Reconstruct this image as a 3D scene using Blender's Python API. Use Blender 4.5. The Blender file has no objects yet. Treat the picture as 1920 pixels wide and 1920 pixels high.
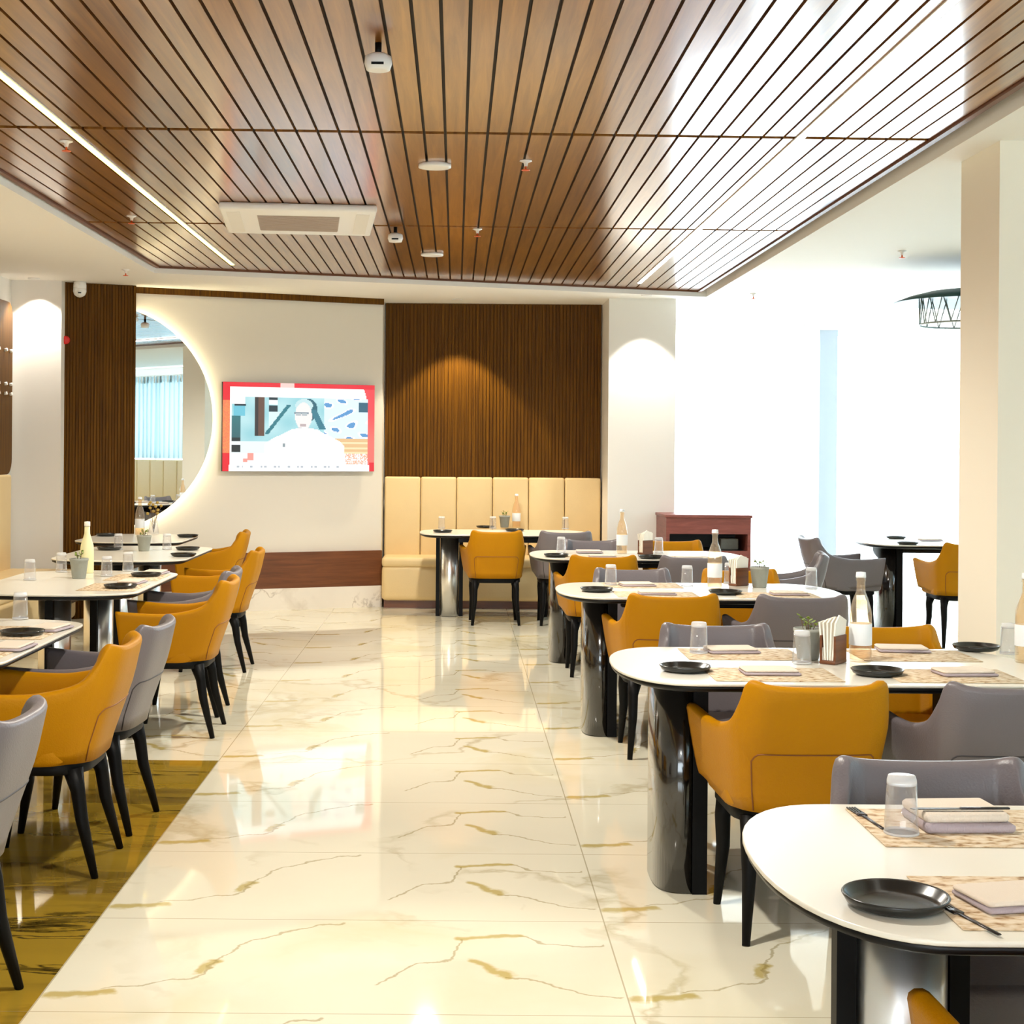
import bpy, bmesh, math, random
from mathutils import Vector, Matrix
random.seed(7)
PI = math.pi
sc = bpy.context.scene
COL = sc.collection

# ------------------------------------------------------------------ camera, sky, exposure
F, VU, VV, CAMZ, ROLL = 2850.0, 855.0, 840.0, 1.5, 0.008
cam_d = bpy.data.cameras.new('camera')
cam = bpy.data.objects.new('camera', cam_d); COL.objects.link(cam)
cam_d.sensor_width = 36.0
cam_d.lens = F * 36.0 / 1920.0
cam_d.shift_x = (960 - VU) / 1920.0
cam_d.shift_y = -(960 - VV) / 1920.0
cam_d.clip_end = 200
cam.matrix_world = Matrix.Translation((0, 0, CAMZ)) @ Matrix.Rotation(PI/2, 4, 'X') @ Matrix.Rotation(ROLL, 4, 'Z')
sc.camera = cam
sc.view_settings.view_transform = 'Standard'
sc.view_settings.look = 'None'
sc.view_settings.gamma = 1.0
sc.view_settings.use_curve_mapping = False
sc.view_settings.exposure = 0.62
sc.cycles.use_denoising = True
sc.cycles.max_bounces = 10
sc.cycles.diffuse_bounces = 5
sc.cycles.glossy_bounces = 5
sc.cycles.transmission_bounces = 8
sc.cycles.transparent_max_bounces = 12
sc.cycles.caustics_reflective = False
sc.cycles.caustics_refractive = False
sc.cycles.sample_clamp_indirect = 6.0

world = bpy.data.worlds.new('overcast_sky'); sc.world = world
world.use_nodes = True
wbg = world.node_tree.nodes['Background']
wbg.inputs['Color'].default_value = (0.80, 0.92, 1.0, 1)
wbg.inputs['Strength'].default_value = 7.5

def pt(u, v, z):
    """point on the horizontal plane at height z that shows at photo pixel u, v"""
    du, dv = u - VU, v - VV
    a, b = du + ROLL * dv, dv - ROLL * du
    y = (CAMZ - z) * F / b
    return Vector((a / F * y, y, z))

# ------------------------------------------------------------------ materials
def new_mat(name):
    m = bpy.data.materials.new(name); m.use_nodes = True
    nt = m.node_tree
    return m, nt, nt.nodes['Principled BSDF']

def mat(name, col, rough=0.5, metal=0.0, spec=0.5, coat=0.0, bump=0.0, bscale=60.0, vary=0.0, vscale=8.0):
    m, nt, p = new_mat(name)
    p.inputs['Base Color'].default_value = (*col, 1)
    p.inputs['Roughness'].default_value = rough
    p.inputs['Metallic'].default_value = metal
    p.inputs['Specular IOR Level'].default_value = spec
    p.inputs['Coat Weight'].default_value = coat
    tc = nt.nodes.new('ShaderNodeTexCoord')
    if vary > 0:
        n = nt.nodes.new('ShaderNodeTexNoise'); n.inputs['Scale'].default_value = vscale; n.inputs['Detail'].default_value = 5
        nt.links.new(tc.outputs['Object'], n.inputs['Vector'])
        mx = nt.nodes.new('ShaderNodeMix'); mx.data_type = 'RGBA'
        mx.inputs[6].default_value = (*[c * (1 - vary) for c in col], 1)
        mx.inputs[7].default_value = (*[min(1, c * (1 + vary)) for c in col], 1)
        nt.links.new(n.outputs['Fac'], mx.inputs[0]); nt.links.new(mx.outputs[2], p.inputs['Base Color'])
    if bump > 0:
        n2 = nt.nodes.new('ShaderNodeTexNoise'); n2.inputs['Scale'].default_value = bscale; n2.inputs['Detail'].default_value = 4
        nt.links.new(tc.outputs['Object'], n2.inputs['Vector'])
        b = nt.nodes.new('ShaderNodeBump'); b.inputs['Strength'].default_value = bump; b.inputs['Distance'].default_value = 0.004
        nt.links.new(n2.outputs['Fac'], b.inputs['Height']); nt.links.new(b.outputs['Normal'], p.inputs['Normal'])
    return m

def emit(name, col, strength):
    m, nt, p = new_mat(name)
    p.inputs['Base Color'].default_value = (*col, 1)
    p.inputs['Emission Color'].default_value = (*col, 1)
    p.inputs['Emission Strength'].default_value = strength
    return m

def glass_mat(name, col=(1, 1, 1), milk=0.06):
    """thin clear glass: clear body, mirror-like rim, a trace of white"""
    m = bpy.data.materials.new(name); m.use_nodes = True
    nt = m.node_tree; nt.nodes.clear()
    o = nt.nodes.new('ShaderNodeOutputMaterial')
    t = nt.nodes.new('ShaderNodeBsdfTransparent'); t.inputs['Color'].default_value = (*col, 1)
    g = nt.nodes.new('ShaderNodeBsdfGlossy'); g.inputs['Roughness'].default_value = 0.02
    d = nt.nodes.new('ShaderNodeBsdfDiffuse'); d.inputs['Color'].default_value = (0.9, 0.9, 0.9, 1)
    lw = nt.nodes.new('ShaderNodeLayerWeight'); lw.inputs['Blend'].default_value = 0.5
    pw = nt.nodes.new('ShaderNodeMath'); pw.operation = 'POWER'; pw.inputs[1].default_value = 3.0
    nt.links.new(lw.outputs['Facing'], pw.inputs[0])
    f = nt.nodes.new('ShaderNodeMath'); f.operation = 'MULTIPLY_ADD'; f.inputs[1].default_value = 0.6; f.inputs[2].default_value = 0.04
    nt.links.new(pw.outputs[0], f.inputs[0])
    a = nt.nodes.new('ShaderNodeMixShader'); b = nt.nodes.new('ShaderNodeMixShader'); b.inputs[0].default_value = milk
    nt.links.new(f.outputs[0], a.inputs[0]); nt.links.new(t.outputs[0], a.inputs[1]); nt.links.new(g.outputs[0], a.inputs[2])
    nt.links.new(a.outputs[0], b.inputs[1]); nt.links.new(d.outputs[0], b.inputs[2])
    nt.links.new(b.outputs[0], o.inputs['Surface'])
    return m

def mapping(nt, scale, rot=(0, 0, 0)):
    tc = nt.nodes.new('ShaderNodeTexCoord'); mp = nt.nodes.new('ShaderNodeMapping')
    mp.inputs['Scale'].default_value = scale; mp.inputs['Rotation'].default_value = rot
    nt.links.new(tc.outputs['Object'], mp.inputs['Vector'])
    return mp

def ramp(nt, stops, src):
    r = nt.nodes.new('ShaderNodeValToRGB'); e = r.color_ramp.elements
    e[0].position, e[0].color = stops[0][0], (*stops[0][1], 1)
    e[1].position, e[1].color = stops[-1][0], (*stops[-1][1], 1)
    for p_, c_ in stops[1:-1]:
        x = e.new(p_); x.color = (*c_, 1)
    nt.links.new(src, r.inputs['Fac'])
    return r

def wood_mat(name, dark, light, scale, rough=0.35, coat=0.0, rot=(0, 0, 0), spec=0.5):
    m, nt, p = new_mat(name)
    mp = mapping(nt, scale, rot)
    n = nt.nodes.new('ShaderNodeTexNoise'); n.inputs['Scale'].default_value = 1.0
    n.inputs['Detail'].default_value = 7; n.inputs['Roughness'].default_value = 0.62; n.inputs['Distortion'].default_value = 0.6
    nt.links.new(mp.outputs[0], n.inputs['Vector'])
    r = ramp(nt, [(0.30, dark), (0.52, tuple((a + b) / 2 for a, b in zip(dark, light))), (0.72, light)], n.outputs['Fac'])
    nt.links.new(r.outputs['Color'], p.inputs['Base Color'])
    p.inputs['Roughness'].default_value = rough; p.inputs['Coat Weight'].default_value = coat
    p.inputs['Coat Roughness'].default_value = 0.15
    p.inputs['Specular IOR Level'].default_value = spec
    return m

def marble_mat(name, base, vein, vein2, amount, rough=0.04, joints=True, scale=1.0, jx=1.6, jy=0.8, ox=0.479, oy=0.02, stretch=(1, 1, 1), tile_veins=None):
    m, nt, p = new_mat(name)
    L = nt.links.new
    mp = mapping(nt, stretch, (0, 0, 0.5))
    w = nt.nodes.new('ShaderNodeTexNoise'); w.inputs['Scale'].default_value = 1.3 * scale; w.inputs['Detail'].default_value = 6
    L(mp.outputs[0], w.inputs['Vector'])
    mixv = nt.nodes.new('ShaderNodeMix'); mixv.data_type = 'RGBA'; mixv.inputs[0].default_value = 0.55
    L(mp.outputs[0], mixv.inputs[6]); L(w.outputs['Color'], mixv.inputs[7])
    def veins(sc_, width, seed):
        n = nt.nodes.new('ShaderNodeTexNoise'); n.noise_dimensions = '4D'; n.inputs['W'].default_value = seed
        n.inputs['Scale'].default_value = sc_ * scale; n.inputs['Detail'].default_value = 5; n.inputs['Roughness'].default_value = 0.5
        L(mixv.outputs[2], n.inputs['Vector'])
        s = nt.nodes.new('ShaderNodeMath'); s.operation = 'SUBTRACT'; s.inputs[1].default_value = 0.5; L(n.outputs['Fac'], s.inputs[0])
        a = nt.nodes.new('ShaderNodeMath'); a.operation = 'ABSOLUTE'; L(s.outputs[0], a.inputs[0])
        mr = nt.nodes.new('ShaderNodeMapRange'); mr.inputs['From Min'].default_value = 0.0; mr.inputs['From Max'].default_value = width
        mr.inputs['To Min'].default_value = 1.0; mr.inputs['To Max'].default_value = 0.0
        L(a.outputs[0], mr.inputs['Value'])
        k = nt.nodes.new('ShaderNodeTexNoise'); k.noise_dimensions = '4D'; k.inputs['W'].default_value = seed + 3.7
        k.inputs['Scale'].default_value = sc_ * 0.9 * scale; L(mp.outputs[0], k.inputs['Vector'])
        kr = nt.nodes.new('ShaderNodeMapRange'); kr.inputs['From Min'].default_value = 0.43; kr.inputs['From Max'].default_value = 0.56
        L(k.outputs['Fac'], kr.inputs['Value'])
        mm = nt.nodes.new('ShaderNodeMath'); mm.operation = 'MULTIPLY'; L(mr.outputs[0], mm.inputs[0]); L(kr.outputs[0], mm.inputs[1])
        return mm
    v1 = veins(1.5, 0.018, 1.0); v2 = veins(0.8, 0.050, 9.0)
    c = nt.nodes.new('ShaderNodeTexNoise'); c.inputs['Scale'].default_value = 1.1 * scale; c.inputs['Detail'].default_value = 4
    L(mp.outputs[0], c.inputs['Vector'])
    cb = ramp(nt, [(0.35, tuple(x * 0.93 for x in base)), (0.65, base)], c.outputs['Fac'])
    m1 = nt.nodes.new('ShaderNodeMix'); m1.data_type = 'RGBA'; m1.inputs[7].default_value = (*vein, 1)
    f1 = nt.nodes.new('ShaderNodeMath'); f1.operation = 'MULTIPLY'; f1.inputs[1].default_value = amount; L(v1.outputs[0], f1.inputs[0])
    L(f1.outputs[0], m1.inputs[0]); L(cb.outputs['Color'], m1.inputs[6])
    m2 = nt.nodes.new('ShaderNodeMix'); m2.data_type = 'RGBA'; m2.inputs[7].default_value = (*vein2, 1)
    f2 = nt.nodes.new('ShaderNodeMath'); f2.operation = 'MULTIPLY'; f2.inputs[1].default_value = amount * 0.8; L(v2.outputs[0], f2.inputs[0])
    L(f2.outputs[0], m2.inputs[0]); L(m1.outputs[2], m2.inputs[6])
    out = m2.outputs[2]
    if tile_veins:
        # every tile carries the same printed veins: thin lines and olive patches, wobbled by noise
        tcv = nt.nodes.new('ShaderNodeTexCoord'); sp = nt.nodes.new('ShaderNodeSeparateXYZ'); L(tcv.outputs['Object'], sp.inputs[0])
        loc = []
        for ax, off, pitch in (('X', ox, jx), ('Y', oy, jy)):
            a_ = nt.nodes.new('ShaderNodeMath'); a_.operation = 'SUBTRACT'; a_.inputs[1].default_value = off - 50 * pitch; L(sp.outputs[ax], a_.inputs[0])
            b_ = nt.nodes.new('ShaderNodeMath'); b_.operation = 'MODULO'; b_.inputs[1].default_value = pitch; L(a_.outputs[0], b_.inputs[0]); loc.append(b_)
        cx = nt.nodes.new('ShaderNodeCombineXYZ'); L(loc[0].outputs[0], cx.inputs[0]); L(loc[1].outputs[0], cx.inputs[1])
        nz = nt.nodes.new('ShaderNodeTexNoise'); nz.inputs['Scale'].default_value = 7; nz.inputs['Detail'].default_value = 5; L(cx.outputs[0], nz.inputs['Vector'])
        c5 = nt.nodes.new('ShaderNodeVectorMath'); c5.operation = 'SUBTRACT'; c5.inputs[1].default_value = (.5, .5, .5); L(nz.outputs['Color'], c5.inputs[0])
        sc5 = nt.nodes.new('ShaderNodeVectorMath'); sc5.operation = 'MULTIPLY'; sc5.inputs[1].default_value = (.16, .13, 0); L(c5.outputs[0], sc5.inputs[0])
        pp = nt.nodes.new('ShaderNodeVectorMath'); L(cx.outputs[0], pp.inputs[0]); L(sc5.outputs[0], pp.inputs[1])
        for width, strength, colr, lines in tile_veins:
            best = None
            for ln in lines:
                for (ax_, ay_), (bx2, by2) in zip(ln, ln[1:]):
                    dx_, dy_ = bx2 - ax_, by2 - ay_; l2 = dx_ * dx_ + dy_ * dy_
                    q1 = nt.nodes.new('ShaderNodeVectorMath'); q1.operation = 'SUBTRACT'; q1.inputs[1].default_value = (ax_, ay_, 0); L(pp.outputs[0], q1.inputs[0])
                    q2 = nt.nodes.new('ShaderNodeVectorMath'); q2.operation = 'DOT_PRODUCT'; q2.inputs[1].default_value = (dx_ / l2, dy_ / l2, 0); L(q1.outputs[0], q2.inputs[0])
                    q3 = nt.nodes.new('ShaderNodeClamp'); L(q2.outputs['Value'], q3.inputs['Value'])
                    q4 = nt.nodes.new('ShaderNodeVectorMath'); q4.operation = 'SCALE'; q4.inputs[0].default_value = (dx_, dy_, 0); L(q3.outputs[0], q4.inputs['Scale'])
                    q5 = nt.nodes.new('ShaderNodeVectorMath'); q5.operation = 'DISTANCE'; L(q1.outputs[0], q5.inputs[0]); L(q4.outputs[0], q5.inputs[1])
                    if best is None: best = q5.outputs['Value']
                    else:
                        mn = nt.nodes.new('ShaderNodeMath'); mn.operation = 'MINIMUM'; L(best, mn.inputs[0]); L(q5.outputs['Value'], mn.inputs[1]); best = mn.outputs[0]
            mr_ = nt.nodes.new('ShaderNodeMapRange'); mr_.interpolation_type = 'SMOOTHSTEP'
            mr_.inputs['From Min'].default_value = width * .25; mr_.inputs['From Max'].default_value = width; mr_.inputs['To Min'].default_value = strength; mr_.inputs['To Max'].default_value = 0
            L(best, mr_.inputs['Value'])
            mt_ = nt.nodes.new('ShaderNodeMix'); mt_.data_type = 'RGBA'; mt_.inputs[7].default_value = (*colr, 1)
            L(mr_.outputs[0], mt_.inputs[0]); L(out, mt_.inputs[6]); out = mt_.outputs[2]
    if joints:
        sx = nt.nodes.new('ShaderNodeSeparateXYZ'); tc = nt.nodes.new('ShaderNodeTexCoord'); L(tc.outputs['Object'], sx.inputs[0])
        def line(src, off, pitch):
            a = nt.nodes.new('ShaderNodeMath'); a.operation = 'SUBTRACT'; a.inputs[1].default_value = off - 50 * pitch; L(src, a.inputs[0])
            b = nt.nodes.new('ShaderNodeMath'); b.operation = 'MODULO'; b.inputs[1].default_value = pitch; L(a.outputs[0], b.inputs[0])
            d = nt.nodes.new('ShaderNodeMath'); d.operation = 'LESS_THAN'; d.inputs[1].default_value = 0.0045; L(b.outputs[0], d.inputs[0])
            return d
        lx, ly = line(sx.outputs['X'], ox, jx), line(sx.outputs['Y'], oy, jy)
        mxx = nt.nodes.new('ShaderNodeMath'); mxx.operation = 'MAXIMUM'; L(lx.outputs[0], mxx.inputs[0]); L(ly.outputs[0], mxx.inputs[1])
        mj = nt.nodes.new('ShaderNodeMath'); mj.operation = 'MULTIPLY'; mj.inputs[1].default_value = 0.6; L(mxx.outputs[0], mj.inputs[0])
        m3 = nt.nodes.new('ShaderNodeMix'); m3.data_type = 'RGBA'; m3.inputs[7].default_value = (0.25, 0.2, 0.09, 1)
        L(mj.outputs[0], m3.inputs[0]); L(out, m3.inputs[6]); out = m3.outputs[2]
    L(out, p.inputs['Base Color'])
    p.inputs['Roughness'].default_value = rough
    p.inputs['Specular IOR Level'].default_value = 0.6
    return m

M = {}
M['wall'] = mat('painted_plaster', (0.78, 0.75, 0.70), 0.6)
M['ceil'] = mat('ceiling_paint', (0.88, 0.86, 0.82), 0.7)
M['tvwall'] = mat('cream_panel', (0.70, 0.65, 0.57), 0.45)
M['pillar'] = mat('pillar_paint', (0.86, 0.80, 0.68), 0.6)
M['floor'] = marble_mat('polished_cream_marble', (0.755, 0.715, 0.575), (0.26, 0.18, 0.03), (0.50, 0.40, 0.14), 0.40, tile_veins=[
    (.030, .80, (0.42, 0.32, 0.07), [[(1.14, .64), (1.33, .66)], [(1.20, .42), (1.28, .30)], [(.03, .12), (.17, .14)], [(.40, .30), (.43, .42)]]),
    (.0080, .55, (0.25, 0.19, 0.05), [[(.90, .23), (1.036, .40), (1.129, .46), (1.15, .63)], [(1.27, .30), (1.42, .22), (1.58, .12)], [(1.33, .66), (1.47, .56), (1.58, .58)],
                                     [(.14, .17), (.32, .23), (.42, .28), (.43, .43), (.50, .53), (.59, .68), (.80, .77)]])])
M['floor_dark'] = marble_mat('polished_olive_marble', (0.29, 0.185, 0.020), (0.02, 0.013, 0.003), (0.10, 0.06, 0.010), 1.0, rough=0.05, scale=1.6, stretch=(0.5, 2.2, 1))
M['skirt'] = marble_mat('marble_skirting', (0.84, 0.80, 0.74), (0.4, 0.35, 0.3), (0.6, 0.55, 0.48), 0.7, rough=0.15, joints=False, scale=2.0)
M['slat'] = wood_mat('ceiling_slat_veneer', (0.17, 0.055, 0.007), (0.40, 0.165, 0.024), (26, 1.2, 26), rough=0.30, coat=1.0, spec=0.6)
M['groove'] = mat('groove_black', (0.02, 0.011, 0.007), 0.6)
M['panelwood'] = wood_mat('ribbed_walnut', (0.042, 0.014, 0.0003), (0.17, 0.068, 0.0015), (70, 70, 1.4), rough=0.5, spec=0.12)
M['basewood'] = wood_mat('walnut_base', (0.10, 0.030, 0.010), (0.20, 0.068, 0.022), (2, 2, 30), rough=0.4)
M['bluegrey'] = mat('blue_grey_paint', (0.36, 0.41, 0.47), 0.6)
M['redwood'] = wood_mat('reddish_veneer', (0.17, 0.040, 0.030), (0.30, 0.085, 0.062), (3, 3, 30), rough=0.4)
M['yellow'] = mat('mustard_leather', (0.45, 0.190, 0.0003), 0.48, spec=0.15, bump=0.25, bscale=180, vary=0.06, vscale=5)
M['yellow_seam'] = mat('mustard_seam', (0.22, 0.07, 0.004), 0.6)
M['grey'] = mat('grey_leather', (0.155, 0.135, 0.145), 0.38, bump=0.25, bscale=180, vary=0.08, vscale=5)
M['grey_seam'] = mat('grey_seam', (0.04, 0.035, 0.04), 0.6)
M['black'] = mat('black_lacquer', (0.0018, 0.0016, 0.0017), 0.5, spec=0.15)
M['cream'] = mat('cream_leather', (0.74, 0.56, 0.29), 0.45, bump=0.2, bscale=150, vary=0.04)
M['table'] = mat('ivory_ceramic_top', (0.80, 0.77, 0.68), 0.22)
M['tedge'] = mat('black_table_edge', (0.004, 0.004, 0.005), 0.4, spec=0.25)
M['steel'] = mat('polished_steel', (0.88, 0.88, 0.88), 0.30, metal=1.0)
M['darksteel'] = mat('black_chrome', (0.012, 0.010, 0.009), 0.14, spec=0.7, coat=0.6)
M['plate'] = mat('black_stoneware', (0.012, 0.013, 0.012), 0.22)
M['napkin'] = mat('blush_linen', (0.74, 0.64, 0.53), 0.8, bump=0.4, bscale=300)
M['mauve'] = mat('mauve_linen', (0.42, 0.35, 0.38), 0.8, bump=0.4, bscale=300)
M['tissue'] = mat('white_tissue', (0.88, 0.84, 0.75), 0.9)
M['pot'] = mat('grey_cement', (0.30, 0.31, 0.27), 0.7, bump=0.3, bscale=90, vary=0.12, vscale=30)
M['leaf'] = mat('green_leaf', (0.16, 0.24, 0.02), 0.5, vary=0.3, vscale=40)
M['twig'] = mat('dry_flower', (0.45, 0.30, 0.06), 0.7, vary=0.3, vscale=60)
M['stem'] = mat('brown_stem', (0.12, 0.07, 0.03), 0.7)
M['white'] = mat('white_plastic', (0.85, 0.84, 0.82), 0.4)
M['grille'] = mat('grille_grey', (0.42, 0.33, 0.26), 0.5)
M['red'] = mat('red_plastic', (0.70, 0.02, 0.02), 0.4)
M['orange'] = mat('sprinkler_bulb', (0.75, 0.12, 0.03), 0.3)
M['glass'] = glass_mat('clear_glass', (0.99, 0.99, 1.0), 0.06)
M['thickglass'] = glass_mat('thick_glass_base', (0.97, 0.98, 1.0), 0.45)
M['bottleglass'] = glass_mat('bottle_glass', (1.0, 0.92, 0.80), 0.06)
M['ambertop'] = mat('amber_cordial', (0.62, 0.27, 0.06), 0.2)
M['label'] = mat('pale_label', (0.78, 0.80, 0.82), 0.6)
M['lemon'] = mat('pale_lemon', (0.80, 0.76, 0.45), 0.3)
M['mirror'] = mat('mirror_silver', (0.80, 0.86, 0.88), 0.01, metal=1.0)
M['teal'] = mat('dark_teal_metal', (0.02, 0.065, 0.065), 0.4, metal=0.3)
M['wire'] = mat('grey_wire', (0.38, 0.42, 0.41), 0.4, metal=0.3)
M['interior'] = mat('dark_interior', (0.012, 0.016, 0.018), 0.5)
M['cutlery'] = mat('dark_cutlery', (0.05, 0.045, 0.045), 0.25, metal=0.8)
M['led_warm'] = emit('warm_led', (1.0, 0.75, 0.17), 3.6)
M['led_cool'] = emit('white_led', (1.0, 0.97, 0.86), 9.0)
M['halo'] = emit('halo_led', (1.0, 0.88, 0.58), 16.0)
M['lamp'] = emit('lamp_diffuser', (1.0, 0.95, 0.85), 6.0)

# printed placemat
m, nt, p = new_mat('printed_placemat')
mp = mapping(nt, (38, 60, 38))
n = nt.nodes.new('ShaderNodeTexNoise'); n.inputs['Scale'].default_value = 1; n.inputs['Detail'].default_value = 6
nt.links.new(mp.outputs[0], n.inputs['Vector'])
r = ramp(nt, [(0.33, (0.28, 0.15, 0.06)), (0.45, (0.60, 0.45, 0.28)), (0.60, (0.72, 0.61, 0.46))], n.outputs['Fac'])
nt.links.new(r.outputs['Color'], p.inputs['Base Color']); p.inputs['Roughness'].default_value = 0.8
M['mat'] = m

# sheer curtain
m = bpy.data.materials.new('sheer_curtain'); m.use_nodes = True
nt = m.node_tree; nt.nodes.clear()
o = nt.nodes.new('ShaderNodeOutputMaterial')
d = nt.nodes.new('ShaderNodeBsdfDiffuse'); d.inputs['Color'].default_value = (0.9, 0.9, 0.88, 1)
t = nt.nodes.new('ShaderNodeBsdfTranslucent'); t.inputs['Color'].default_value = (0.92, 0.95, 0.97, 1)
tr = nt.nodes.new('ShaderNodeBsdfTransparent')
a1 = nt.nodes.new('ShaderNodeMixShader'); a1.inputs[0].default_value = 0.65
nt.links.new(d.outputs[0], a1.inputs[1]); nt.links.new(t.outputs[0], a1.inputs[2])
a2 = nt.nodes.new('ShaderNodeMixShader'); a2.inputs[0].default_value = 0.30
nt.links.new(a1.outputs[0], a2.inputs[1]); nt.links.new(tr.outputs[0], a2.inputs[2])
nt.links.new(a2.outputs[0], o.inputs['Surface'])
M['curtain'] = m
m = m.copy(); m.name = 'aqua_curtain'
for nd in m.node_tree.nodes:
    if nd.type == 'BSDF_DIFFUSE': nd.inputs['Color'].default_value = (.52, .62, .64, 1)
    if nd.type == 'BSDF_TRANSLUCENT': nd.inputs['Color'].default_value = (.24, .34, .36, 1)
    if nd.type == 'BSDF_TRANSPARENT': nd.inputs['Color'].default_value = (.14, .18, .19, 1)
M['curtain_aqua'] = m

# television picture: colours stored per cell of the screen
m, nt, p = new_mat('television_picture')
va = nt.nodes.new('ShaderNodeVertexColor'); va.layer_name = 'picture'
p.inputs['Base Color'].default_value = (0.02, 0.02, 0.02, 1)
nt.links.new(va.outputs['Color'], p.inputs['Emission Color']); p.inputs['Emission Strength'].default_value = 0.8
p.inputs['Roughness'].default_value = 0.2
M['tv'] = m

# ------------------------------------------------------------------ mesh building
class MB:
    def __init__(s): s.v, s.f, s.m, s.s = [], [], [], []
    def add(s, vs, fs, mi=0, smooth=False):
        k = len(s.v); s.v += [tuple(q) for q in vs]
        for f in fs:
            s.f.append(tuple(k + i for i in f)); s.m.append(mi); s.s.append(smooth)
        return s
    def box(s, x0, x1, y0, y1, z0, z1, mi=0):
        vs = [(x, y, z) for z in (z0, z1) for y in (y0, y1) for x in (x0, x1)]
        return s.add(vs, [(0, 2, 3, 1), (4, 5, 7, 6), (0, 1, 5, 4), (2, 6, 7, 3), (0, 4, 6, 2), (1, 3, 7, 5)], mi)
    def rbox(s, x0, x1, y0, y1, z0, z1, r=0.01, seg=3, mi=0):
        bm = bmesh.new(); bmesh.ops.create_cube(bm, size=1)
        for v in bm.verts:
            v.co = Vector(((x0 + x1) / 2 + v.co.x * (x1 - x0), (y0 + y1) / 2 + v.co.y * (y1 - y0), (z0 + z1) / 2 + v.co.z * (z1 - z0)))
        bmesh.ops.bevel(bm, geom=list(bm.edges), offset=r, segments=seg, profile=0.6, affect='EDGES')
        s.add([v.co.copy() for v in bm.verts], [[v.index for v in f.verts] for f in bm.faces], mi, True); bm.free()
        return s
    def prism(s, pts, z0, z1, mi=0, mside=None, smooth=False, zf=None):
        n = len(pts); mside = mi if mside is None else mside
        vs = [(x, y, z0) for x, y in pts] + [(x, y, z1) for x, y in pts]
        s.add(vs, [tuple(range(n - 1, -1, -1)), tuple(range(n, 2 * n))], mi)
        s.add(vs, [(i, (i + 1) % n, n + (i + 1) % n, n + i) for i in range(n)], mside, smooth)
        return s
    def loft(s, rings, mi=0, smooth=True, cap=True):
        n = len(rings[0]); vs = [q for r in rings for q in r]; fs = []
        for k in range(len(rings) - 1):
            for i in range(n):
                j = (i + 1) % n
                fs.append((k * n + i, k * n + j, (k + 1) * n + j, (k + 1) * n + i))
        s.add(vs, fs, mi, smooth)
        if cap:
            s.add(rings[0], [tuple(range(n - 1, -1, -1))], mi); s.add(rings[-1], [tuple(range(n))], mi)
        return s
    def lathe(s, prof, c=(0, 0, 0), seg=28, mi=0, smooth=True):
        rings = [[(c[0] + r * math.cos(2 * PI * i / seg), c[1] + r * math.sin(2 * PI * i / seg), c[2] + z) for i in range(seg)] for r, z in prof]
        return s.loft(rings, mi, smooth, cap=prof[0][0] > 1e-5 or prof[-1][0] > 1e-5)
    def tube(s, pts, r, seg=8, mi=0):
        pts = [Vector(q) for q in pts]; rings = []
        rr = r if isinstance(r, (list, tuple)) else [r] * len(pts)
        up = Vector((0.31, 0.17, 0.93)).normalized()
        for i, q in enumerate(pts):
            d = (pts[min(i + 1, len(pts) - 1)] - pts[max(i - 1, 0)]).normalized()
            a = d.cross(up)
            if a.length < 1e-3: a = d.cross(Vector((1, 0, 0)))
            a.normalize(); b = a.cross(d)
            rings.append([q + rr[i] * (math.cos(2 * PI * k / seg) * a + math.sin(2 * PI * k / seg) * b) for k in range(seg)])
        return s.loft(rings, mi, True)
    def mesh(s, name, mats):
        me = bpy.data.meshes.new(name); me.from_pydata(s.v, [], s.f)
        for x in (mats if isinstance(mats, (list, tuple)) else [mats]): me.materials.append(x)
        me.polygons.foreach_set('material_index', s.m); me.polygons.foreach_set('use_smooth', s.s)
        bm = bmesh.new(); bm.from_mesh(me); bmesh.ops.remove_doubles(bm, verts=bm.verts, dist=1e-6)
        bmesh.ops.recalc_face_normals(bm, faces=bm.faces); bm.to_mesh(me); bm.free(); me.update()
        return me
    def build(s, name, mats, parent=None, loc=None):
        o = bpy.data.objects.new(name, s.mesh(name, mats)); COL.objects.link(o)
        if parent: o.parent = parent
        if loc is not None: o.location = loc
        return o

def tag(o, label, cat, group=None):
    o['label'] = label; o['category'] = cat
    if group: o['group'] = group
    return o
def empty(name, label, cat, loc=(0, 0, 0), rz=0.0, group=None):
    o = bpy.data.objects.new(name, None); COL.objects.link(o); o.empty_display_size = 0.1
    o.location = loc; o.rotation_euler = (0, 0, rz)
    return tag(o, label, cat, group)
def structure(o):
    o['kind'] = 'structure'; return o
def dup(src, loc, rz, label, group=None):
    r = src.copy(); COL.objects.link(r); r.location = loc; r.rotation_euler = (0, 0, rz); r['label'] = label
    if group: r['group'] = group
    for ch in list(src.children):
        c = ch.copy(); COL.objects.link(c); c.parent = r
        for g in list(ch.children):
            d_ = g.copy(); COL.objects.link(d_); d_.parent = c
    return r

# ------------------------------------------------------------------ the room
ZC, ZS = 2.90, 2.95                    # plaster soffit, slat panel
XL, XR, Y0, YB = -3.80, 5.6, -4.0, 15.3
TR, TD = Vector((-0.70, 14.35)), Vector((-0.92, -0.392))     # right end and run of the slanted television wall
TN = Vector((0.392, -0.92))                                    # its face, towards the room
def tw(t, out=0.0): return TR + TD * t + TN * out
TANG = math.atan2(-TD.y, -TD.x)

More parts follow.
